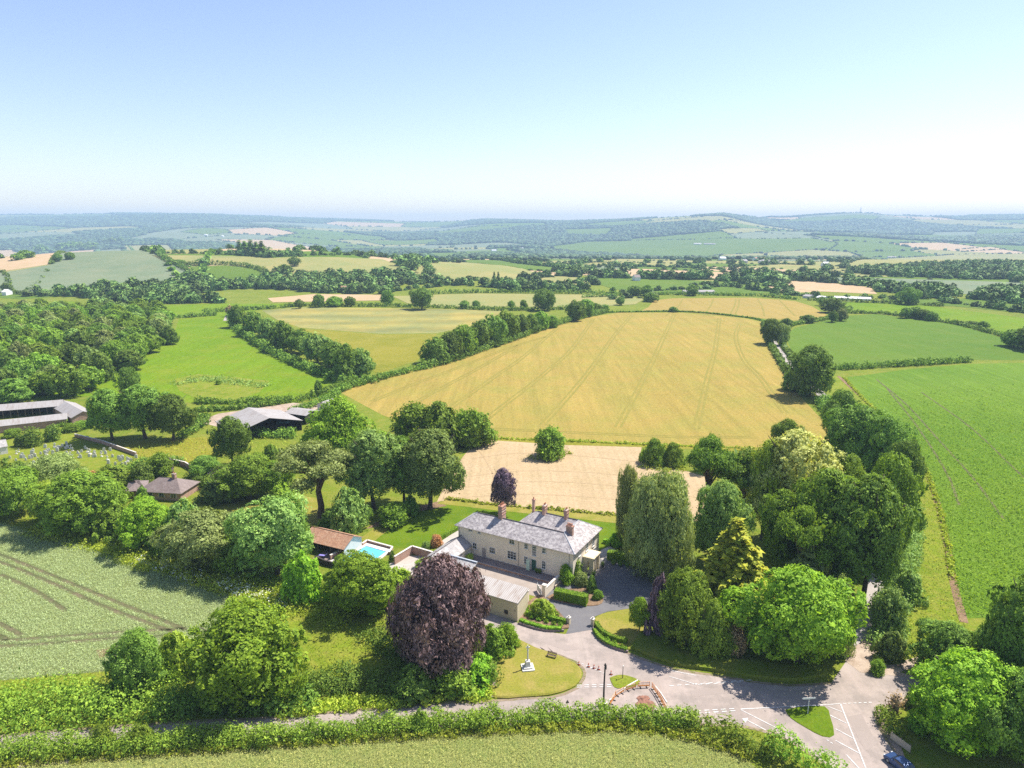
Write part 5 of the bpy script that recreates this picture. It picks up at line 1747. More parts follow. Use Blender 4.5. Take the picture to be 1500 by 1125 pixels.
def window(c, w, h, nx=2, ny=2, arch=False, end=False, dark=False, sill=True):
    """sash window standing in a reveal on the front wall (c = u, z of the middle) or on the end wall"""
    w, h = w * 1.18, h * 1.12
    u, z = c
    fr, gl, sl = MB(), MB(), MB()
    t = 0.075

    def bx(m, a0, a1, z0, z1, d0, d1):
        if end:
            m.box(HL + d0, HL + d1, a0, a1, z0, z1)
        else:
            m.box(a0, a1, -d1, -d0, z0, z1)
    x0, x1, z0, z1 = u - w / 2, u + w / 2, z - h / 2, z + h / 2
    bx(gl, x0 + .02, x1 - .02, z0 + .02, z1 - .02, .004, .03)
    bx(fr, x0, x0 + t, z0, z1, .031, .09)
    bx(fr, x1 - t, x1, z0, z1, .031, .09)
    bx(fr, x0 + t, x1 - t, z0, z0 + t, .031, .088)
    bx(fr, x0 + t, x1 - t, z1 - t, z1, .031, .088)
    for k in range(1, nx):
        q = x0 + w * k / nx
        bx(fr, q - .025, q + .025, z0 + t, z1 - t, .031, .07)
    for k in range(1, ny):
        q = z0 + h * k / ny
        bx(fr, x0 + t, x1 - t, q - .025, q + .025, .031, .066)
    if arch:
        r = w / 2
        pts = [(u + r * math.cos(a), z1 + r * math.sin(a)) for a in np.linspace(0, math.pi, 11)]
        ring = [(u + (r + .1) * math.cos(a), z1 + (r + .1) * math.sin(a)) for a in np.linspace(0, math.pi, 11)]
        gl.poly([(p[0], -.03, p[1]) for p in pts])
        for i in range(10):
            fr.poly([(pts[i][0], -.06, pts[i][1]), (pts[i + 1][0], -.06, pts[i + 1][1]), (ring[i + 1][0], -.06, ring[i + 1][1]), (ring[i][0], -.06, ring[i][1])][::-1])
        for a in (math.pi / 3, math.pi * 2 / 3):
            fr.tube([(u, -.05, z1), (u + r * math.cos(a), -.05, z1 + r * math.sin(a))], .025, n=4)
    f = fr.build('window', M['white_p'], house)
    gl.build('pane', M['glass'], f)
    if sill:
        bx(sl, x0 - .1, x1 + .1, z0 - .12, z0 - .003, .003, .17)
        sl.build('sill', M['stone'], f)
    return f


def Z2(x, y):      # measured on an enlargement
    return 660 + x / 6.25, 720 + y / 6.25


for (x, y), w_, h_, nx, ny in (((182, 343), .95, .95, 2, 2), ((262, 366), .7, .9, 2, 2), ((562, 452), 1.15, 1.35, 2, 2), ((692, 490), .8, 1.6, 2, 3), ((857, 530), .8, 1.6, 2, 3),
                              ((135, 470), 1.2, 1.0, 2, 2), ((222, 497), .9, 1.35, 2, 2), ((382, 538), 1.3, 1.3, 3, 2), ((562, 583), 1.9, 1.7, 3, 3), ((690, 628), .75, 1.6, 2, 3), ((854, 672), .8, 1.7, 2, 3)):
    window(facade(*Z2(x, y)), w_, h_, nx, ny)
a = facade(*Z2(767, 545))
window(a, .9, 2.1, 3, 4, arch=True)
for (x, y), w_, h_ in (((1180, 556), 1.0, 1.5), ((1248, 508), 1.0, 1.5), ((1306, 466), 1.0, 1.5)):
    window(endwall(*Z2(x, y), HL), w_, h_, 2, 3, end=True)
for vv in (2.2, 11.6):
    window((vv, 2.0), 1.1, 1.9, 2, 3, end=True)


def door(u, w, h, z0, mat, label=None):
    f = MB().box(u - w / 2, u + w / 2, -.06, -.003, z0, z0 + h)
    for k in (0.08, .52):
        f.box(u - w / 2 + .12, u + w / 2 - .12, -.075, -.0601, z0 + h * k + .1, z0 + h * (k + .38))
    o = f.build('door', M[mat], house)
    if label:
        o['label'] = label
    MB().box(u + w / 2 - .16, u + w / 2 - .1, -.12, -.0751, z0 + 1.0, z0 + 1.12).build('handle', M['steel'], o)
    fr = MB()
    fr.box(u - w / 2 - .12, u - w / 2 - .002, -.08, -.003, z0, z0 + h + .12)
    fr.box(u + w / 2 + .002, u + w / 2 + .12, -.08, -.003, z0, z0 + h + .12)
    fr.box(u - w / 2 - .002, u + w / 2 + .002, -.08, -.003, z0 + h + .002, z0 + h + .12)
    fr.build('door_frame', M['stone'], o)


door(facade(*Z2(308, 550))[0], 1.0, 2.2, .4, 'greydoor', 'plain grey door')
ud = facade(*Z2(763, 680))[0]
door(ud, 1.1, 2.5, .4, 'greendoor', 'dark green door')
MB().box(ud - 1.5, ud - 0.72, -.75, -.68, .42, 2.9).build('door_leaf', M['palegreen'], house)['label'] = 'open pale green door leaf'
# portico on the end wall
po = MB()
v0, v1, ux, zt = 5.0, 8.6, HL + 2.5, 3.9
for vv in (v0 + .25, v1 - .25):
    po.box(HL + 2.0, ux, vv - .25, vv + .25, 0, zt - .55)
for vv in ((v0 + v1) / 2 - .45, (v0 + v1) / 2 + .45):
    po.lathe([(.2, 0), (.2, .12), (.15, .16), (.13, zt - .7), (.19, zt - .56)], 12, (ux - .25, vv))
po.box(HL + .003, HL + .5, v0, v0 + .35, 0, zt - .55)
po.box(HL + .003, HL + .5, v1 - .35, v1, 0, zt - .55)
po.box(HL + .5, HL + 1.05, v0 + .03, v0 + .3, 0, zt - .55)
po.box(HL + 1.5, HL + 2.0, v0 + .03, v0 + .3, 0, zt - .55)
po.box(HL + 1.05, HL + 1.5, v0 + .03, v0 + .3, 0, .8)
po.box(HL + 1.05, HL + 1.5, v0 + .03, v0 + .3, zt - 1.0, zt - .55)
po.box(HL + .003, ux + .05, v0 - .05, v1 + .05, zt - .55, zt - .2)
po.box(HL + .003, ux + .2, v0 - .2, v1 + .2, zt - .2, zt)
portico = po.build('portico', M['stucco2'], house)
MB().box(HL + .35, ux - .15, v0 + .15, v1 - .15, zt + .002, zt + .05).build('flat_roof', M['coping'], portico)
MB().box(HL + .004, HL + .07, 6.2, 7.4, .05, 2.6).build('front_door', M['greendoor'], portico)
# ivy
L = [(HL + .15, .2 + k * .25 + random.uniform(-.3, .3), .4 + k * .42, .5, .5, .5) for k in range(9)] + [(HL - .4 + random.uniform(-.4, .3), -.15, .5 + k * .45, .4, .35, .5) for k in range(6)] + [(HL + .15, 3.2 + random.uniform(-.8, .8), .6 + .5 * k, .4, .5, .5) for k in range(4)]
ob('ivy', mesh_np('ivy', *clumps(L, 2600, .2, 12, .3), M['mid']), house)['label'] = 'green climber on the house corner'

# terrace along the front
tr = thing('terrace', None, None, H0, HA)
tr['kind'] = 'structure'
MB().box(-.3, HL - 2.0, -2.7, -.055, -.1, .36).build('paving', M['terrace'], tr)
MB().box(-.3, HL - 2.0, -2.95, -2.703, -.1, .42).build('kerb', M['brick'], tr)
MB().box(ud - 1.6, ud + 1.6, -3.6, -2.955, -.1, .2).build('step', M['terrace'], tr)
for k, du in enumerate((1.25, 2.2)):
    pt = thing('planter', ('green leafy plant in a dark tub right of the green door', 'second dark tub with plants further right of the green door')[k], 'planter', loc(ud + du * 0.8, -.6, .36), HA)
    MB().lathe([(.2, 0), (.28, .4), (.3, .42), (.22, .43)], 10).build('tub', M['iron'], pt)
    ob('plant', mesh_np('plant', *clumps([(0, 0, .6, .34, .34, .34)], 160, .18, 8, .3), M['hedged']), pt)
for k, (dv, lab) in enumerate(((4.4, 'dark potted shrub at the near corner of the portico'), (9.3, 'dark potted shrub at the far corner of the portico'))):
    pt = thing('planter', lab, 'planter', loc(HL + 2.9, dv), HA)
    MB().lathe([(.22, 0), (.3, .45), (.33, .5), (.24, .5)], 10).build('tub', M['iron'], pt)
    ob('plant', mesh_np('plant', *clumps([(0, 0, .9, .36, .36, .55)], 240, .16, 8, .3), M['dark']), pt)

# ------------------------------------------------------------------ generic roofed building
def building(name, label, cat, A, B, wid, ze, zr, roofm, wallm='stucco', over=0.35, hip=0.0, group=None, open_side=0, bays=6, roof_label=None, lean=False, endopen=False):
    """long axis from A to B (ridge line on the ground); width across; hip = hip length at each end"""
    A, B = Vector((A[0], A[1], 0)), Vector((B[0], B[1], 0))
    d = B - A
    Ln = d.length
    root = thing(name, label, cat, (A.x, A.y, float(height(A.x, A.y))), math.atan2(d.y, d.x), group)
    w2 = wid / 2
    wl, rf = MB(), MB()
    t = 0.22
    if open_side or endopen:
        s = open_side
        if s:
            wl.box(0, Ln, *((w2 - t, w2) if s < 0 else (-w2, -w2 + t)), -.3, ze)
            wl.box(0, t, -w2 + t, w2 - t, -.3, ze)
            wl.box(Ln - t, Ln, -w2 + t, w2 - t, -.3, ze)
        else:
            wl.box(0, Ln, w2 - t, w2, -.3, ze)
            wl.box(0, Ln, -w2, -w2 + t, -.3, ze)
            wl.box(0, t, -w2 + t, w2 - t, -.3, ze)
    else:
        wl.prism([(0, -w2), (Ln, -w2), (Ln, w2), (0, w2)], -.3, ze)
    if hip <= 0 and not lean:
        for x in ((0, t), (Ln - t, Ln)):
            b = len(wl.v)
            if endopen and x[0] > 0:
                continue
            wl.v += [(x[0], -w2, ze), (x[0], w2, ze), (x[0], 0, zr - .1), (x[1], -w2, ze), (x[1], w2, ze), (x[1], 0, zr - .1)]
            wl.f += [[b, b + 2, b + 1], [b + 3, b + 4, b + 5], [b, b + 3, b + 5, b + 2], [b + 1, b + 2, b + 5, b + 4]]
    wl.build('wall', M[wallm], root)
    o = over
    k = (zr - ze) / (wid if lean else w2)
    zo = ze - o * k + .06
    if lean:
        a, b, c, e = (-o, -w2 - o, zo), (Ln + o, -w2 - o, zo), (Ln + o, w2 + o, zr + o * k + .06), (-o, w2 + o, zr + o * k + .06)
        rf.slope([a, b, c, e])
        dn = lambda p: (p[0], p[1], p[2] - .15)
        for p, q in ((a, b), (b, c), (c, e), (e, a)):
            rf.poly([dn(p), dn(q), q, p])
        rf.poly([dn(p) for p in (a, e, c, b)])
        # high wall
        m2 = MB()
        m2.prism([(0, w2 - t), (Ln, w2 - t), (Ln, w2), (0, w2)], ze + .002, zr - .05)
        for x0, x1 in ((0, t), (Ln - t, Ln)):
            b0 = len(m2.v)
            y1, z1 = w2 - t - .002, zr - .05 - k * t
            m2.v += [(x0, -w2, ze + .001), (x0, y1, ze + .001), (x0, y1, z1), (x1, -w2, ze + .001), (x1, y1, ze + .001), (x1, y1, z1)]
            m2.f += [[b0, b0 + 2, b0 + 1], [b0 + 3, b0 + 4, b0 + 5], [b0, b0 + 3, b0 + 5, b0 + 2], [b0 + 1, b0 + 2, b0 + 5, b0 + 4]]
        m2.build('upper_wall', M[wallm], root)
    else:
        h = hip
        r0, r1 = (h - o if h else -o, 0, zr), (Ln - h + o if h else Ln + o, 0, zr)
        a, b, c, e = (-o, -w2 - o, zo), (Ln + o, -w2 - o, zo), (Ln + o, w2 + o, zo), (-o, w2 + o, zo)
        rf.slope([a, b, r1, r0]).slope([c, e, r0, r1])
        if h:
            rf.slope([b, c, r1]).slope([e, a, r0])
        dn = lambda p: (p[0], p[1], p[2] - .12)
        for p, q in ((a, b), (c, e)) + (((b, c), (e, a)) if h else ()):
            rf.poly([dn(p), dn(q), q, p])
        if h:
            rf.poly([dn(p) for p in (a, e, c, b)])
        else:
            for p, q, r in ((b, c, r1), (e, a, r0)):
                rf.poly([dn(p), dn(r), r, p]).poly([dn(r), dn(q), q, r])
            rf.poly([dn(p) for p in (r0, r1, b, a)]).poly([dn(p) for p in (r1, r0, e, c)])
    rr = rf.build('roof', M[roofm], root)
    if not lean and roofm not in ('tin_g',):
        MB().tube([r0, r1], .1, n=6).build('ridge_tile', M['ridge'] if roofm != 'tile' else M['tile'], rr)
    if open_side:
        s = open_side
        for q in range(bays + 1):
            x = .12 + (Ln - .24) * q / bays
            MB().box(x - .1, x + .1, s * (w2 - .12) - .1, s * (w2 - .12) + .1, -.1, ze).build('post', M['wood'], root)
    return root, Ln


# --- long outbuilding with the corrugated roof, by the road
def L2(u, v):
    p = loc(u, v)
    return (p.x, p.y)


ub, vb = uv_of(at(758, 911))
r_, n_ = building('outbuilding', 'long low ochre outbuilding with a rusty corrugated lean-to roof beside the road', 'outbuilding', L2(ub - 13, vb + 2.1), L2(ub, vb + 2.1), 4.2, 4.0, 4.9, 'tin', 'stucco2', .18, lean=True)
MB().box(n_ - 2.9, n_ - 2.1, -2.16, -2.103, .95, 1.8).build('window', M['shade'], r_)
MB().box(n_ - .65, n_ - .5, -2.16, -2.103, 2.1, 2.3).build('vent', M['shade'], r_)
r_, n_ = building('coach_house', 'taller ochre building with a slate lean-to roof, half hidden behind the copper beech', 'outbuilding', L2(ub - 19.5, vb + 3.0), L2(ub - 13.1, vb + 3.0), 5.6, 4.3, 6.3, 'slate2', 'stucco2', .3, lean=True)
MB().box(.0, n_ + .3, 2.75, 3.15, 6.45, 6.6).build('coping', M['lead'], r_)
# annexe with slate roof running towards the camera from the house end
r_, n_ = building('annexe', 'low slate roofed annexe at the left end of the country house', 'outbuilding', L2(.8, -0.3), L2(.8, -11.6), 5.4, 2.6, 4.3, 'slate2', 'stucco', .3)
MB().box(3.5, 4.5, 2.703, 2.75, .1, 2.1).build('door', M['greydoor'], r_)
# --- court wall with gate and piers
gw = thing('courtyard_wall', 'rendered courtyard wall with stone coping beside the clipped hedge', 'wall', loc(26.5, -7.8), HA + math.pi / 2)
MB().box(0, 6.0, -.18, .18, -.2, 1.7).build('masonry', M['stucco'], gw)
MB().box(-.05, 6.05, -.25, .25, 1.702, 1.82).build('coping', M['coping'], gw)
for k, (u, v, lab) in enumerate(((26.4, -8.1, 'cream gate pier at the corner of the courtyard wall'), (24.4, -11.9, 'cream gate pier at the outbuilding corner'))):
    g = thing('gate_pier', lab, 'gate pier', loc(u, v), HA)
    MB().box(-.35, .35, -.35, .35, -.1, 2.5).build('shaft', M['stucco'], g)
    MB().box(-.43, .43, -.43, .43, 2.502, 2.66).build('cap', M['coping'], g)
gt = thing('gate', 'open white wooden gate at the courtyard entrance', 'gate', loc(25.9, -8.6), HA + 2.35)
g = MB()
for z in (.25, .65, 1.05, 1.45):
    g.box(0, 2.6, -.03, .03, z, z + .14)
for x in (0, 1.25, 2.48):
    g.box(x, x + .12, -.05, .05, .12, 1.75)
g.build('bars', M['white_p'], gt)
MB().box(.1, 2.5, -.012, .012, .3, 1.5).build('boards', M['palewood'], gt)
bl = thing('balustrade', 'low terracotta balustrade on the terrace end above the clipped hedge', 'balustrade', loc(HL - 1.9, -4.6), HA + math.pi / 2)
g = MB()
g.box(0, 3.9, -.1, .1, .75, .88)
g.box(0, 3.9, -.1, .1, 0, .12)
for k in range(8):
    g.box(.05 + k * .53, .2 + k * .53, -.07, .07, .122, .748)
g.build('rail', M['palewood'], bl)
ob('bench_', None) if 0 else None
# entrance gate piers on the drive
for px, py, lab in ((833, 914, 'short brick pier with ball top left of the drive mouth'), (868, 916, 'short brick pier with ball top right of the drive mouth')):
    g = thing('entrance_pier', lab, 'gate pier', at(px, py), HA)
    MB().box(-.28, .28, -.28, .28, -.1, 1.35).build('shaft', M['stucco2'], g)
    MB().box(-.36, .36, -.36, .36, 1.352, 1.46).build('cap', M['coping'], g)
    MB().lathe([(.06, 1.462), (.16, 1.55), (.2, 1.68), (.16, 1.8), (.04, 1.87)], 10).build('finial', M['coping'], g)
# low walls that hold the beds along the road
for lab, pts in (('low dark stone wall under the bed by the outbuilding', [(760, 914), (778, 920), (800, 925), (826, 925)]), ('low dark stone wall curving under the bed right of the drive', [(869, 921), (878, 937), (898, 950), (920, 956)])):
    g = MB()
    for q in seg_strips(smooth_line(PX(*pts), 1.0), .3):
        g.prism([p[:2] for p in q], -.1, .42)
    tag(g.build('stone_wall', M['terrace']), lab, 'wall')

# ------------------------------------------------------------------ pool
pl = thing('swimming_pool', 'turquoise swimming pool with pale stone surround', 'swimming pool', (0, 0, 0))
cop = [tuple(p)[:2] for p in PX((536, 796), (575, 806), (530, 842), (483, 823))]
wat = [tuple(p)[:2] for p in PX((536, 800.5), (566, 809), (529, 836), (496, 823))]
g = MB()
for i in range(4):
    j = (i + 1) % 4
    g.prism([cop[i], cop[j], wat[j], wat[i]], -.1, .22)
g.build('surround', M['coping'], pl)
MB().prism(wat, -.09, .10).build('water', M['water'], pl)
for lab, pts, h_, m_ in (('low stone kerb wall round the back of the pool', [(531, 800), (538, 795), (575, 805), (570, 813)], .7, 'brick'), ('brick wall between the pool and the pool house terrace', [(484, 820), (505, 809), (523, 801)], 1.1, 'brick'),
                         ('dark timber screen wall below the pool terrace', [(462, 822), (478, 829), (497, 833)], 1.3, 'shade'), ('red brick garden wall round the patio corner', [(578, 827), (604, 811), (634, 820)], 1.9, 'brick'),
                         ('low brick wall along the churchyard edge', [(110, 640), (150, 650), (200, 668)], 1.1, 'brick'), ('short red brick wall behind the bungalow', [(255, 680), (272, 684), (282, 690)], 1.6, 'brick')):
    q = [p for p in PX(*pts)]
    w_ = thing('garden_wall', lab, 'wall', (0, 0, float(q[0].z)))
    g, cpg = MB(), MB()
    for s in seg_strips(q, .34):
        g.prism([p[:2] for p in s], -.2, h_)
    for s in seg_strips(q, .44):
        cpg.prism([p[:2] for p in s], h_ + .002, h_ + .1)
    g.build('masonry', M[m_], w_)
    if m_ == 'brick':
        cpg.build('coping', M['coping'], w_)
fld('pool_terrace', 'tile_b' if 0 else 'terrace', [(458, 818), (480, 805), (524, 798), (537, 796), (484, 822), (497, 832), (478, 828)], 6)
a, b = at(459, 772, 4.2), at(516, 785, 4.2)
r_, n_ = building('pool_house', 'open fronted pool house with a mottled clay tile roof', 'pool house', a, b, 6.6, 2.6, 4.3, 'tile', 'stone', .4, open_side=-1, bays=3)
MB().box(.3, n_ - .3, 1.5, 1.6, 0, 2.5).build('painted_shade_panel', M['shade'], r_)  # added dark panel, its colour stands in for the shade of the interior
ln = thing('sun_lounger', 'purple blue sun lounger in front of the pool house', 'sun lounger', at(473, 817) + Vector((0, 0, .25)), HA + .3)
g = MB()
g.box(-.9, .5, -.32, .32, .3, .4)
g.poly([(.5, -.32, .3), (.5, .32, .3), (1.1, .32, .75), (1.1, -.32, .75)]).poly([(.5, -.32, .4), (1.1, -.32, .85), (1.1, .32, .85), (.5, .32, .4)])
g.build('mattress', M['purplef'], ln)
g = MB()
for x in (-.8, .45):
    for y in (-.27, .27):
        g.box(x - .03, x + .03, y - .03, y + .03, -.25, .298)
g.build('leg_frame', M['wood'], ln)

# ------------------------------------------------------------------ bungalow, farm, church
a, b = at(222, 704, 4.6), at(274, 703, 4.6)
r_, n_ = building('bungalow', 'brick bungalow with brown tiled hipped roofs among the trees', 'house', at(216, 699, 4.8), at(276, 702, 4.8), 8.6, 2.6, 5.0, 'tile_b', 'brick', .5, hip=4.0)
g = MB()
g.box(n_ * .62, n_ * .62 + .9, -.4, .5, 4.2, 6.3)
g.box(n_ * .62 - .08, n_ * .62 + .98, -.48, .58, 6.05, 6.2)
c = g.build('chimney', M['brick'], r_)
for q in range(2):
    MB().lathe([(.13, 6.302), (.11, 6.7), (.08, 6.71)], 8, (n_ * .62 + .25 + q * .42, .05)).build('chimney_pot', M['pot'], c)
for x in (2.5, 6.0, 9.5):
    w_ = MB().box(x, x + 1.5, -4.36, -4.303, .9, 2.1).build('window', M['glass'], r_)
    g = MB()
    g.box(x - .08, x, -4.38, -4.303, .85, 2.15).box(x + 1.5, x + 1.58, -4.38, -4.303, .85, 2.15).box(x, x + 1.5, -4.38, -4.361, 2.05, 2.15).box(x + .72, x + .78, -4.38, -4.361, .9, 2.05)
    g.build('frame', M['white_p'], w_)
building('bungalow_wing', 'brown hipped roof wing at the left end of the brick bungalow', 'house', at(187, 706, 3.8), at(213, 703, 3.8), 7.0, 2.4, 4.0, 'tile_b', 'brick', .4, hip=3.2)
r_, n_ = building('garden_shed', 'small white garden shed in the trees right of the bungalow', 'shed', at(348, 694), at(359, 697), 3.0, 2.0, 2.8, 'white_p', 'white_p', .15)
building('caravan_shed', 'pale grey shed half hidden left of the bungalow', 'shed', at(150, 706), at(163, 704), 3.0, 2.0, 2.7, 'tin_g', 'white_p', .15)
# barns
a, b = at(364, 597, 7.0), at(394, 612, 7.0)
r_, n_ = building('barn', 'wide grey sheeted barn with an open dark gable end in the farmyard', 'barn', a, b, 24, 3.8, 7.0, 'tin_g', 'shade', .4, endopen=True)
tk = thing('trailer', 'pale blue farm trailer parked at the open barn gable', 'trailer', at(420, 622), .25)
MB().box(-3.5, 3.5, -1.1, 1.1, .9, 1.5).build('bed', M['ltblue'], tk)
for x in (-1.2, .2, 1.6):
    MB().tube([(x, -1.15, .5), (x, 1.15, .5)], .5, n=12).build('wheel', M['rubber'], tk)
building('barn', 'small open sided barn with a white sheet roof beside the big farm tree', 'barn', at(428, 599, 4.2), at(458, 603, 4.2), 8, 3.6, 4.6, 'tin_g', 'shade', .3, open_side=-1, bays=3)
building('barn', 'tiny pale barn roof peeping out beside the barley corner', 'barn', at(472, 590, 3.5), at(486, 585, 3.5), 5, 2.8, 3.8, 'tin_g', 'stone', .3)
r_, n_ = building('cattle_shed', 'long open fronted cattle shed at the back of the left farmyard', 'farm building', at(-60, 602, 4.4), at(92, 590, 4.4), 7, 3.2, 4.9, 'tin_g', 'shade', .3, open_side=-1, bays=14)
building('farm_range', 'long low pale roofed farm range nearest the churchyard', 'farm building', at(-60, 625, 3.6), at(98, 608, 3.6), 7, 2.6, 4.0, 'tin_g', 'brick', .3)
building('farm_wing', 'pale roofed wing closing the right end of the left farmyard', 'farm building', at(93, 590, 4.2), at(122, 606, 4.2), 8, 2.8, 4.6, 'tin_g', 'brick', .3)
r_, n_ = building('church_porch', 'grey stone church porch cut by the left frame edge', 'church', at(-22, 652, 3.6), at(8, 647, 3.6), 5, 2.6, 4.4, 'slate2', 'stone', .2)
for px, by, ty, wp, lab in ((48, 653, 629, 25, 'big clipped round yew in the churchyard'), (78, 645, 625, 18, 'smaller clipped yew right of the big one'), (30, 653, 640, 12, 'low clipped yew left of the big one')):
    p = at(px, by)
    h_ = zup(p, ty) - p.z
    r2 = wp / F * zc(p) / 2
    tag(ob('clipped_yew', mesh_np('clipped_yew', *clumps([(p.x, p.y, p.z + h_ * .5, r2, r2, h_ * .52), (p.x, p.y, p.z + h_ * .25, r2 * .95, r2 * .95, h_ * .3)], 1600, .5, 8, .25), M['dark'])), lab, 'yew')
for px, by in ((18, 640), (92, 622), (120, 628), (105, 632)):
    tree('shrub2', px, by, by - 12, 26, 'mid', {18: 'green bush beside the church porch', 92: 'bush against the farm range wall', 120: 'bush at the corner of the farm wing', 105: 'low bush between the farm range and the churchyard'}[px], **SH)
# gravestones
g = MB()
g.prism([(-.36, -.06), (.36, -.06), (.36, .06), (-.36, .06)], -.1, .75)
k = len(g.v)
arc = [(.36 * math.cos(t_), .75 + .3 * math.sin(t_)) for t_ in np.linspace(0, math.pi, 9)]
g.v += [(x, -.06, z) for x, z in arc] + [(x, .06, z) for x, z in arc]
g.f += [[k + i for i in range(9)], [k + 9 + i for i in range(9)][::-1]] + [[k + i + 1, k + i, k + 9 + i, k + 10 + i] for i in range(8)]
GS = g.build('gravestone', M['stone'])
GX = MB()
GX.box(-.08, .08, -.08, .08, .3, 1.5).box(-.35, -.081, -.075, .075, 1.05, 1.2).box(.081, .35, -.075, .075, 1.05, 1.2).box(-.35, .35, -.3, .3, -.1, .299)
GC = GX.build('gravestone', M['stone'])
GM = (GS.data, GC.data)
bpy.data.objects.remove(GS)
bpy.data.objects.remove(GC)
CY = [(18, 660), (45, 660), (70, 655), (95, 652), (130, 655), (165, 665), (200, 674), (190, 683), (150, 680), (115, 678), (70, 684), (30, 690), (8, 690)]
CYP = [tuple(p)[:2] for p in PX(*CY)]
A = np.array(CYP)
n = 0
while n < 95:
    q = rng.uniform(A.min(0), A.max(0))
    if inside(q[None], CYP)[0]:
        o = ob('gravestone', GM[1 if n % 6 == 0 else 0])
        o.location = (q[0], round(q[1] / 3.2) * 3.2 + rng.uniform(-1.4, 1.4), float(height(*q)))
        o.rotation_euler = (rng.uniform(-.08, .08), rng.uniform(-.05, .05), rng.uniform(-.3, .3) + .25)
        o.scale = (rng.uniform(.85, 1.4),) * 3
        tag(o, 'weathered pale gravestone standing in the churchyard grass', 'gravestone', 'gravestones in the churchyard')
        n += 1

# ------------------------------------------------------------------ green, junction and road works
me_ = thing('war_memorial', 'tall grey stone cross on a stepped plinth on the green', 'memorial', at(773, 981) + Vector((0, 0, .33)), .15)
MB().box(-1.05, 1.05, -1.05, 1.05, -.3, .22).build('lower_step', M['stone'], me_, .02)
MB().box(-.75, .75, -.75, .75, .222, .48).build('upper_step', M['stone'], me_, .02)
g = MB()
b = len(g.v)
for z, s in ((.482, .48), (.62, .46), (1.25, .34), (1.32, .38), (1.4, .38), (1.46, .2)):
    g.v += [(-s, -s, z), (s, -s, z), (s, s, z), (-s, s, z)]
for i in range(5):
    for k in range(4):
        j = (k + 1) % 4
        g.f.append([b + i * 4 + k, b + i * 4 + j, b + i * 4 + 4 + j, b + i * 4 + 4 + k])
g.f += [[b + 3, b + 2, b + 1, b], [b + 20, b + 21, b + 22, b + 23]]
g.build('pedestal', M['stone'], me_)
MB().lathe([(.16, 1.462), (.15, 1.6), (.11, 3.3), (.17, 3.36), (.17, 3.44), (.1, 3.46)], 8).build('shaft', M['stone'], me_)
g = MB()
g.box(-.09, .09, -.08, .08, 3.462, 4.35).box(-.33, -.091, -.075, .075, 3.85, 4.03).box(.091, .33, -.075, .075, 3.85, 4.03)
g.build('cross', M['stone'], me_)
bn = thing('park_bench', 'wooden bench on the green facing the memorial', 'bench', at(808, 965) + Vector((0, 0, .3)), HA + .1)
g = MB()
for k in range(3):
    g.box(-.85, .85, -.25 + k * .17, -.12 + k * .17, .42, .46)
g.build('seat', M['wood'], bn)
g = MB()
for k in range(3):
    g.box(-.85, .85, .27, .31, .55 + k * .14, .64 + k * .14)
g.build('backrest', M['wood'], bn)
for x in (-.75, .75):
    MB().box(x - .04, x + .04, -.25, .26, 0, .418).box(x - .04, x + .04, .2, .268, .42, .95).build('leg', M['wood'], bn)
st = thing('garden_steps', 'flight of timber edged steps up the bank left of the green', 'steps', at(722, 1021), .05)
for k in range(6):
    MB().box(-.55, .55, k * .62, k * .62 + .6, -.2, .12 + k * .06).build('tread', M['dirt'], st)
    MB().box(-.6, .6, k * .62 - .1, k * .62 - .002, -.2, .17 + k * .06).build('riser', M['palewood'], st)
up = thing('utility_pole', 'tall dark wooden utility pole rising from the lane hedge', 'utility pole', at(884, 1031), 0)
MB().tube([(0, 0, -.5), (0, 0, 3.5), (0.08, 0, 7.2)], .16, .11, 10).build('pole', M['shade'], up)
MB().box(.11, .3, -.1, .1, 6.2, 6.75).build('box', M['iron'], up)
MB().box(-.12, .3, -.06, .06, 6.85, 6.95).build('bracket', M['iron'], up)
# cones
for k, (px, py) in enumerate(((848, 974), (862, 977), (870, 979), (877, 981), (895, 988))):
    c = thing('traffic_cone', ('orange traffic cone at the kerb of the green, first of the line', 'orange traffic cone second from the green', 'orange traffic cone in the middle of the line', 'orange traffic cone fourth from the green', 'orange traffic cone nearest the small grass island')[k], 'traffic cone', at(px, py), k, 'traffic cones across the road mouth')
    MB().lathe([(.19, .05), (.15, .26)], 12).lathe([(.11, .46), (.04, .78), (.03, .79)], 12).build('body', M['conec'], c)
    MB().lathe([(.15, .262), (.11, .458)], 12).build('band', M['white_p'], c)
    MB().box(-.24, .24, -.24, .24, .005, .048).build('base', M['rubber'], c)
# orange plastic barriers round the dig
BAR = smooth_line(PX((893, 1035), (903, 1021), (918, 1013), (935, 1008), (953, 1007)), .5)
pathb = [Vector((q[0], q[1], 0)) for q in BAR]
LEG2 = [Vector((q[0], q[1], 0)) for q in smooth_line(PX((955, 1008), (962, 1018), (969, 1030), (975, 1042)), .5)]


def barrier_mesh():
    g = MB()
    g.box(-.95, .95, -.02, .02, .9, 1.06).box(-.95, .95, -.02, .02, .28, .46)
    for k in range(9):
        x = -.9 + k * .22
        g.box(x, x + .05, -.02, .02, .461, .899)
    g.box(-1, -.951, -.03, .03, .1, 1.08).box(.951, 1, -.03, .03, .1, 1.08)
    return g


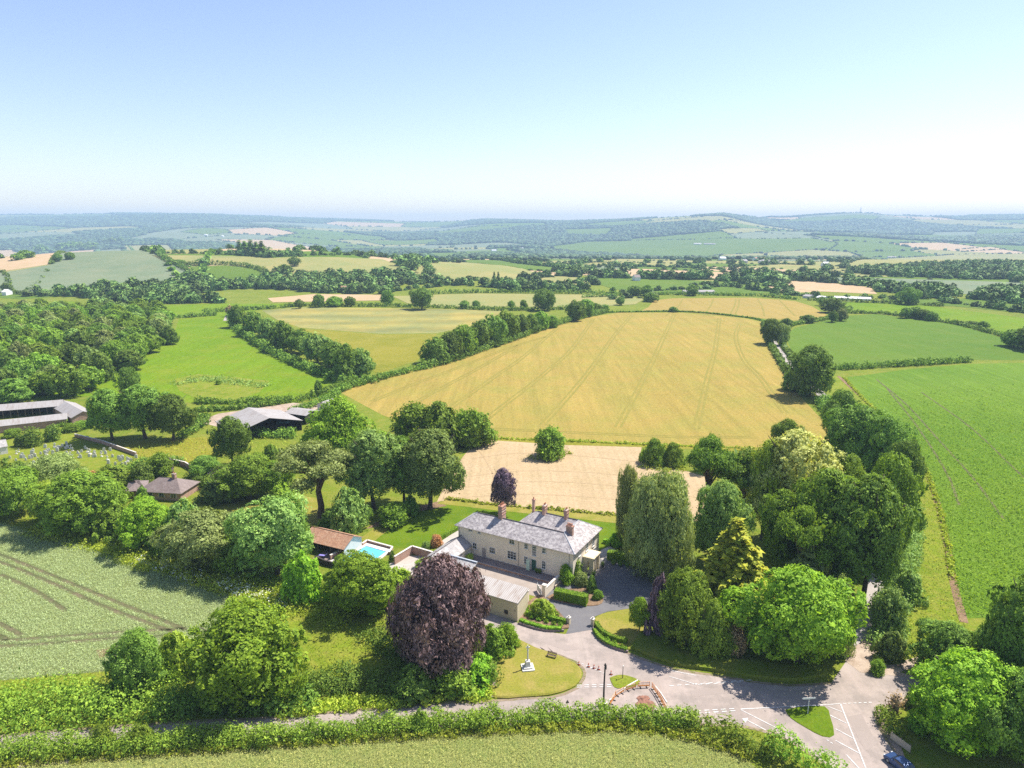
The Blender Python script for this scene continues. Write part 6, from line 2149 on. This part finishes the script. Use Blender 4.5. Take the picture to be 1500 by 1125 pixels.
bm_, ft_ = None, None
count = 0
for line in (pathb, LEG2):
    tot = [0]
    for a, b in zip(line[:-1], line[1:]):
        tot.append(tot[-1] + (b - a).length)
    nb = max(2, int(tot[-1] / 1.9))
    for k in range(nb):
        s = (k + .5) / nb * tot[-1]
        i = max(j for j in range(len(tot)) if tot[j] <= s)
        i = min(i, len(line) - 2)
        p = line[i].lerp(line[i + 1], (s - tot[i]) / max(tot[i + 1] - tot[i], 1e-6))
        d = line[i + 1] - line[i]
        r = thing('road_barrier', 'orange plastic barrier section fencing the hole at the roadside', 'barrier', p, math.atan2(d.y, d.x), 'orange barriers round the road works')
        if bm_ is None:
            o1 = barrier_mesh().build('panel', M['orange'], r)
            o2 = MB().box(-.6, -.45, -.35, .35, .01, .099).box(.45, .6, -.35, .35, .01, .099).build('foot', M['rubber'], r)
            o3 = MB().box(-.9, .9, -.035, -.0205, .92, 1.04).build('reflective_strip', M['white_p'], r)
            bm_ = (o1.data, o2.data, o3.data)
        else:
            for nm, me in zip(('panel', 'foot', 'reflective_strip'), bm_):
                ob(nm, me, r)
tag(MB().tube([tuple(p) for p in smooth_line([(q.x, q.y, .12) for q in PX((886, 1032), (905, 1016), (922, 1004), (936, 996))], 1)] if 0 else [(q.x, q.y, .1) for q in PX((886, 1032), (903, 1018), (918, 1006), (934, 997))], .09, n=6).build('water_pipe', M['white_p']), 'white plastic pipe lying across the small grass island', 'pipe')
tag(MB().tube([(q.x, q.y, .1) for q in PX((960, 1006), (968, 1016), (977, 1030))], .08, n=6).build('water_pipe', M['white_p']), 'white plastic pipe outside the right run of barriers', 'pipe')
for px, py, s, lab in ((942, 1024, 1.0, 'small heap of red earth inside the orange barriers'), (945, 1034, 1.5, 'larger heap of red earth nearest the lane hedge')):
    bmh = bmesh.new()
    bmesh.ops.create_icosphere(bmh, subdivisions=4, radius=1)
    from mathutils import noise as mn
    for v in bmh.verts:
        k = 1 + .35 * mn.noise(v.co * 2.2) + .2 * mn.noise(v.co * 6)
        v.co = Vector((v.co.x * k * s, v.co.y * k * s * .8, max(-.05, v.co.z * .34 * k * s * .8)))
    me = bpy.data.meshes.new('spoil_heap')
    bmh.to_mesh(me)
    bmh.free()
    me.materials.append(plain('red_earth_%d' % px, (.25, .125, .085), .95, .45, 4))
    o = ob('spoil_heap', me)
    o.location = at(px, py)
    tag(o, lab, 'earth heap')


def fingerpost(px, py, h, arms, lab, mat='shade'):
    r = thing('signpost', lab, 'signpost', at(px, py), 0)
    MB().tube([(0, 0, -.2), (0, 0, h)], .06, .05, 8).build('post', M[mat], r)
    for k, (a, L_) in enumerate(arms):
        g = MB()
        z = h - .12 - k * .01
        c, s = math.cos(a), math.sin(a)
        pts = [(.07, -.14), (L_ - .15, -.14), (L_, 0), (L_ - .15, .14), (.07, .14)]
        b = len(g.v)
        for t_ in (-.02, .02):
            g.v += [(x * c - t_ * s, x * s + t_ * c, z + y) for x, y in pts]
        g.f += [[0, 1, 2, 3, 4], [9, 8, 7, 6, 5]] + [[i, i + 5, (i + 1) % 5 + 5, (i + 1) % 5] for i in range(5)]
        g.build('arm', M['white_p'], r)
    return r


fingerpost(1183, 1046, 2.9, ((.1, 1.1), (3.2, 1.1)), 'white armed fingerpost on the triangular grass island', 'white_p')
fingerpost(912, 994, 2.3, ((1.2, .5),), 'dark slim signpost on the small grass island')
r = thing('warning_sign', 'small dark post sign beside the lane hedge below the green', 'sign', at(831, 1036), .2)
MB().tube([(0, 0, 0), (0, 0, 1.3)], .04, n=6).build('post', M['steel'], r)
MB().poly([(-.3, -.03, .75), (.3, -.03, .75), (0, -.03, 1.35)]).poly([(-.3, .03, .75), (0, .03, 1.35), (.3, .03, .75)]).build('plate', M['iron'], r)
r = thing('notice_board', 'pale boarded panel standing on the verge behind the parked car', 'board', at(1318, 1094), -1.15)
MB().box(-1.6, 1.6, -.03, .03, .25, 1.35).build('panel', M['palewood'], r)
for x in (-1.5, 0, 1.5):
    MB().box(x - .06, x + .06, .031, .15, 0, 1.5).build('post', M['wood'], r)
sm = thing('tree_stump', 'broken dead tree stump with splintered branches at the junction', 'dead tree', at(1311, 1044), 0)
g = MB()
g.tube([(0, 0, 0), (.1, 0, 1.0), (-.1, .1, 2.2), (.0, 0, 2.9)], .5, .2, 8)
for k in range(7):
    a_ = k * .9
    g.tube([(0, 0, 1.0 + k * .2), (math.cos(a_) * .7, math.sin(a_) * .7, 1.6 + k * .22), (math.cos(a_) * 1.1, math.sin(a_) * 1.1, 1.7 + k * .2)], .12, .02, 5)
g.build('trunk', plain('dead_wood', (.26, .20, .15), .95, .4, 4), sm)
ob('twigs', mesh_np('twigs', *clumps([(0, 0, 2.2, 1.0, 1.0, .9), (-.3, .3, 1.2, .9, .9, .8)], 260, .32, 6, .5), M['brown']), sm)


# ------------------------------------------------------------------ cars
def car(label, p, rz, mat):
    r = thing('parked_car', label, 'car', p, rz)
    prof = [(-2.05, .35), (-2.1, .62), (-2.0, .86), (-1.7, .92), (-1.25, 1.38), (-.9, 1.47), (.35, 1.46), (1.0, .98), (1.75, .86), (2.05, .7), (2.1, .4), (2.0, .28), (-2.0, .28)]
    bmc = bmesh.new()
    rings = []
    for y, k in ((-.86, .9), (-.80, 1.0), (.80, 1.0), (.86, .9)):
        ring = []
        for x, z in prof:
            tuck = .14 * max(0, z - .9) / .5
            yy = y * (1 - tuck)
            zz = .28 + (z - .28) * (1 if k == 1 else .96)
            ring.append(bmc.verts.new((x * (1 if k == 1 else .985), yy, zz)))
        rings.append(ring)
    n = len(prof)
    for a_, b_ in zip(rings[:-1], rings[1:]):
        for i in range(n):
            j = (i + 1) % n
            bmc.faces.new((a_[i], a_[j], b_[j], b_[i]))
    bmc.faces.new(rings[0][::-1])
    bmc.faces.new(rings[-1])
    bmesh.ops.recalc_face_normals(bmc, faces=bmc.faces)
    me = bpy.data.meshes.new('body')
    bmc.to_mesh(me)
    bmc.free()
    me.materials.append(M[mat])
    b = ob('body', me, r)
    md = b.modifiers.new('bevel', 'BEVEL')
    md.width = .05
    md.segments = 2
    for s in (-1, 1):
        w_ = MB()
        y = s * .775
        q = [(-1.18, y, .98), (-.85, y * .96, 1.38), (.32, y * .96, 1.38), (.85, y, .99)]
        w_.poly([(x, yy + s * .035, z) for x, yy, z in (q if s < 0 else q[::-1])])
        w_.build('side_window', M['glass'], r)
        MB().box(.5, .68, s * .86 if s > 0 else -1.02, 1.02 if s > 0 else -.86, .92, 1.04).build('mirror', M[mat], r)
        MB().box(1.92, 2.09, s * .72 - .13, s * .72 + .13, .62, .76).build('headlight', M['steel'], r)
        MB().box(-2.125, -1.98, s * .7 - .12, s * .7 + .12, .66, .84).build('rear_light', M['redlamp'], r)
        for x in (-1.25, 1.3):
            wh = MB().tube([(x, s * .68, .31), (x, s * .875, .31)], .31, n=18).build('wheel', M['rubber'], r)
            MB().tube([(x, s * .876, .31), (x, s * .89, .31)], .2, n=14).build('rim', M['steel'], wh)
    MB().poly([(-1.66, -.66, .99), (-1.3, -.6, 1.36), (-1.3, .6, 1.36), (-1.66, .66, .99)][::-1]).build('rear_window', M['glass'], r)
    o = MB().poly([(.97, -.66, 1.035), (.45, -.6, 1.415), (.45, .6, 1.415), (.97, .66, 1.035)]).build('windscreen', M['glass'], r)
    for c_ in r.children:
        if c_.name.startswith('rear_window'):
            c_.location.x -= .035
    return r


car('dark blue hatchback parked on the road edge at the bottom right', at(1318, 1124), 1.95, 'blue')
car('pale blue car glimpsed under the trees beside the road', at(1074, 920), .6, 'ltblue')

# ------------------------------------------------------------------ mast and far buildings
p = Vector((9800 * (1245 - 750) / F, 9780, 0))
p.z = float(height(p.x, p.y))
ms = thing('mast', 'slim grey mast on the highest hill at the right', 'mast', p)
g = MB()
for a_ in range(3):
    t_ = a_ * 2.09
    g.tube([(6 * math.cos(t_), 6 * math.sin(t_), 0), (1.5 * math.cos(t_), 1.5 * math.sin(t_), 62)], 2.2, 1.5, 5)
g.build('lattice', M['steel'], ms)
MB().tube([(0, 0, 62.1), (0, 0, 85)], 1.3, .7, 5).build('aerial', M['steel'], ms)
FB = [(1222, 438, 1275, 440, 12, 3.2, 'white_p', 'long white polytunnel roof behind the upper green field', 'polytunnel'), (1180, 436, 1190, 437, 10, 3.6, 'tin_g', 'grey roofed shed left of the white polytunnels', 'shed'), (1200, 438, 1210, 439, 10, 3.6, 'white_p', 'white roofed shed left of the long polytunnel', 'shed'), (1000, 430, 1045, 430, 10, 4, 'tin_g', 'low white farm roof behind the far barley field', 'barn'),
      (995, 408, 1013, 408, 18, 7, 'tin_g', 'grey barn roof above the pink stubble field', 'barn'), (1020, 407, 1036, 407, 16, 7, 'tile_b', 'dark barn roof above the pink stubble field', 'barn'), (458, 409, 464, 409, 9, 7, 'white_p', 'white cottage in the valley trees below the tan hill', 'cottage'), (500, 428, 508, 428, 9, 7, 'tile', 'red roofed cottage among the valley trees', 'cottage'), (928, 411, 936, 411, 12, 8, 'tile_b', 'dark roofed house left of the far barn', 'house'),
      (1017, 358, 1027, 358, 22, 8, 'stone', 'pale farmhouse on the green hillside', 'farmhouse'), (1032, 358, 1048, 358, 26, 7, 'tin_g', 'long pale farm roof on the green hillside', 'barn'), (1105, 382, 1120, 382, 30, 8, 'tile', 'red and white buildings in the far valley', 'farm building'), (1118, 385, 1134, 386, 26, 7, 'tin_g', 'wide grey farm sheds in the far valley', 'farm building'), (1085, 385, 1093, 385, 20, 7, 'tin_g', 'small white shed left of the far valley farm', 'shed'),
      (1054, 381, 1062, 381, 20, 8, 'white_p', 'white house in the trees of the far valley', 'house'), (1205, 390, 1213, 390, 18, 8, 'white_p', 'white house on the wood edge at right', 'house'), (720, 368, 727, 368, 20, 8, 'white_p', 'white house in the village on the far slope', 'house'), (745, 372, 753, 372, 20, 8, 'white_p', 'second white house in the far village', 'house'), (700, 374, 706, 374, 20, 8, 'tile', 'red roofed house in the far village', 'house'), (760, 365, 766, 365, 18, 8, 'white_p', 'small white house above the far village', 'house'),
      (150, 331, 154, 331, 30, 12, 'white_p', 'white building on the far left hillside', 'building'), (205, 335, 214, 335, 30, 12, 'white_p', 'pale long building on the far left hillside', 'building'), (215, 331, 218, 331, 30, 14, 'white_p', 'white tower house on the far left hillside', 'building'), (300, 345, 304, 345, 26, 10, 'white_p', 'white house in the far left valley', 'building'), (325, 347, 328, 347, 26, 10, 'white_p', 'small white house right of the far left one', 'building'), (1300, 378, 1312, 378, 24, 8, 'tin_g', 'pale shed on the far tan field', 'shed'), (40, 351, 48, 351, 26, 9, 'white_p', 'white barn at the far left edge', 'barn'), (8, 432, 14, 432, 10, 6, 'white_p', 'white house at the foot of the oat field', 'house')]
for x0, y0, x1, y1, w_, h_, m_, lab, cat in FB:
    a, b = at(x0, y0), at(x1, y1)
    building('farm_building' if cat in ('barn', 'shed', 'farm building') else cat, lab, cat, a, b, w_, h_ * .6, h_, m_, 'white_p' if m_ != 'tin_g' else 'stone', .3)
# ------------------------------------------------------------------ standing crops near the camera
def crop(name, poly, gap, row, size, h, mat, ang, skip=(), per=3, spread=0.5, upright=False, fade=None):
    A = np.array(poly)
    c, s = math.cos(ang), math.sin(ang)
    Rm = np.array([[c, s], [-s, c]])
    B = A @ Rm.T
    lo, hi = B.min(0), B.max(0)
    nx, ny = int((hi[0] - lo[0]) / gap), int((hi[1] - lo[1]) / row)
    X, Y = np.meshgrid(lo[0] + np.arange(nx) * gap, lo[1] + np.arange(ny) * row)
    P = np.stack([X.ravel() + rng.uniform(-.4, .4, X.size) * gap, Y.ravel() + rng.uniform(-.16, .16, X.size) * row], 1) @ Rm
    P = P[inside(P, poly)]
    for sk in skip:
        P = P[~inside(P, sk)]
    n = len(P)
    Q = np.repeat(P, per, 0) + rng.normal(0, spread * gap, (n * per, 2))
    if fade:
        k = rng.random(len(Q)) < np.clip((fade[1] - Q[:, 1]) / (fade[1] - fade[0]), 0, 1)
        Q = Q[k]
    z = height(Q[:, 0], Q[:, 1]) + h * rng.uniform(.45, 1.05, len(Q))
    if upright:
        N = unit(np.c_[rng.normal(size=(len(Q), 2)), np.full(len(Q), 1.0)])
        V, Fc = leaves(np.c_[Q, z], N, size, .3, np.tile([0, 0, 1.0], (len(Q), 1)) + rng.normal(0, .35, (len(Q), 3)))
    else:
        N = unit(np.c_[rng.normal(size=(len(Q), 2)) * .8, np.full(len(Q), .75)])
        V, Fc = leaves(np.c_[Q, z], N, size, .34)
    tag(ob(name, mesh_np(name, V, Fc, M[mat])), kind='stuff')
    print(name, len(Q))


TRK = []
for ln in ([(-40, 801), (0, 813), (70, 841), (160, 878), (275, 924)], [(-40, 813), (0, 824), (70, 852), (150, 888), (255, 927)], [(0, 842), (50, 865), (97, 895)],
           [(-20, 948), (60, 944), (160, 936), (262, 931)], [(-30, 941), (33, 937), (140, 929), (270, 921)], [(-20, 907), (0, 914), (33, 932)], [(-20, 922), (12, 938)]):
    TRK.append([tuple(q)[:2] for q in strip(smooth_line(PX(*ln), 3), 1.1)])
crop('standing_wheat', xy((-60, 750), (0, 767), (100, 794), (227, 837), (333, 871), (375, 893), (388, 912), (330, 955), (160, 983), (0, 997), (-60, 1003)), .27, .27, .21, .42, 'wheat_t', .25, TRK, 4, upright=True)
crop('standing_wheat', xy((-60, 1123), (0, 1119), (120, 1111), (300, 1098), (500, 1086), (640, 1078), (800, 1069), (900, 1067), (1000, 1083), (1080, 1103), (1125, 1140), (-60, 1140)), .2, .34, .19, .42, 'wheat_y', .02, (), 4, upright=True)
crop('leafy_crop_rows', xy((1262, 584), (1420, 556), (1560, 556), (1600, 900), (1410, 903), (1398, 850), (1386, 780), (1368, 715), (1347, 674), (1300, 620)), .48, .8, .46, .6, 'maize', -1.24, (), 3, .4, fade=(140, 330))
crop('meadow_grass', xy((430, 905), (520, 905), (600, 985), (600, 1005), (440, 1010), (455, 960)), .5, .5, .4, .5, 'grass_t', .3, (), 1, upright=True)
crop('meadow_grass', xy((1355, 690), (1368, 720), (1384, 785), (1396, 852), (1408, 905), (1420, 930), (1330, 970), (1300, 960), (1350, 850), (1352, 760)), .5, .5, .4, .5, 'grass_t', .3, (), 1, upright=True)
crop('meadow_grass', xy((-20, 1000), (160, 986), (250, 965), (260, 1020), (-20, 1040)), .5, .5, .4, .5, 'grass_t', .3, (), 1, upright=True)
crop('meadow_grass', xy((0, 745), (200, 795), (440, 875), (560, 900), (560, 925), (430, 900), (376, 891), (227, 835), (100, 792), (0, 765)), .5, .5, .4, .5, 'grass_t', .3, (), 1, upright=True)
crop('meadow_grass', xy((180, 660), (300, 640), (420, 640), (440, 690), (330, 700), (240, 680)), .8, .8, .5, .45, 'grass_t', .3, (), 1, upright=True)
# ================================================================== light and air
SUN_EL, SUN_AZ = R(57), math.atan2(0.87, 0.49)      # azimuth measured from +Y towards +X
w = bpy.data.worlds.new('World')
S.world = w
w.use_nodes = True
nt = w.node_tree
bg = nt.nodes['Background']
sky = nt.nodes.new('ShaderNodeTexSky')
sky.sky_type = 'NISHITA'
sky.sun_disc = False
sky.sun_elevation = SUN_EL
sky.sun_rotation = SUN_AZ
sky.altitude = 100
sky.air_density = 1.0
sky.dust_density = 0.6
sky.ozone_density = 1.6
tint = nt.nodes.new('ShaderNodeMix')
tint.data_type = 'RGBA'
tint.blend_type = 'MULTIPLY'
tint.inputs[0].default_value = 1.0
tint.inputs[7].default_value = (1.0, 0.925, 0.985, 1)
nt.links.new(sky.outputs[0], tint.inputs[6])
nt.links.new(tint.outputs[2], bg.inputs[0])
bg.inputs[1].default_value = 0.10
ld = bpy.data.lights.new('sun', 'SUN')
ld.energy = 4.2
ld.angle = R(0.53)
ld.color = (1.0, 0.955, 0.88)
so = bpy.data.objects.new('sun', ld)
COL.objects.link(so)
dirv = Vector((math.sin(SUN_AZ) * math.cos(SUN_EL), math.cos(SUN_AZ) * math.cos(SUN_EL), math.sin(SUN_EL)))
so.rotation_euler = dirv.to_track_quat('Z', 'Y').to_euler()
so.location = dirv * 300

hz = MB().box(-11600, 11600, -250, 12800, -106, 250)
hm = bpy.data.materials.new('haze')
hm.use_nodes = True
t = hm.node_tree
t.nodes.remove(t.nodes['Principled BSDF'])
pv = t.nodes.new('ShaderNodeVolumePrincipled')
pv.inputs['Color'].default_value = (0.57, 0.79, 1.0, 1)
pv.inputs['Density'].default_value = 1.2e-4
pv.inputs['Anisotropy'].default_value = 0.0
t.links.new(pv.outputs[0], t.nodes['Material Output'].inputs['Volume'])
tag(hz.build('haze', hm), kind='stuff')

S.view_settings.view_transform = 'Standard'
S.view_settings.look = 'None'
S.view_settings.exposure = 1.05
S.view_settings.gamma = 1.0
cy = S.cycles
cy.max_bounces = 7
cy.diffuse_bounces = 4
cy.glossy_bounces = 2
cy.transmission_bounces = 3
cy.transparent_max_bounces = 4
cy.volume_bounces = 0
cy.use_denoising = False
cy.sample_clamp_indirect = 6
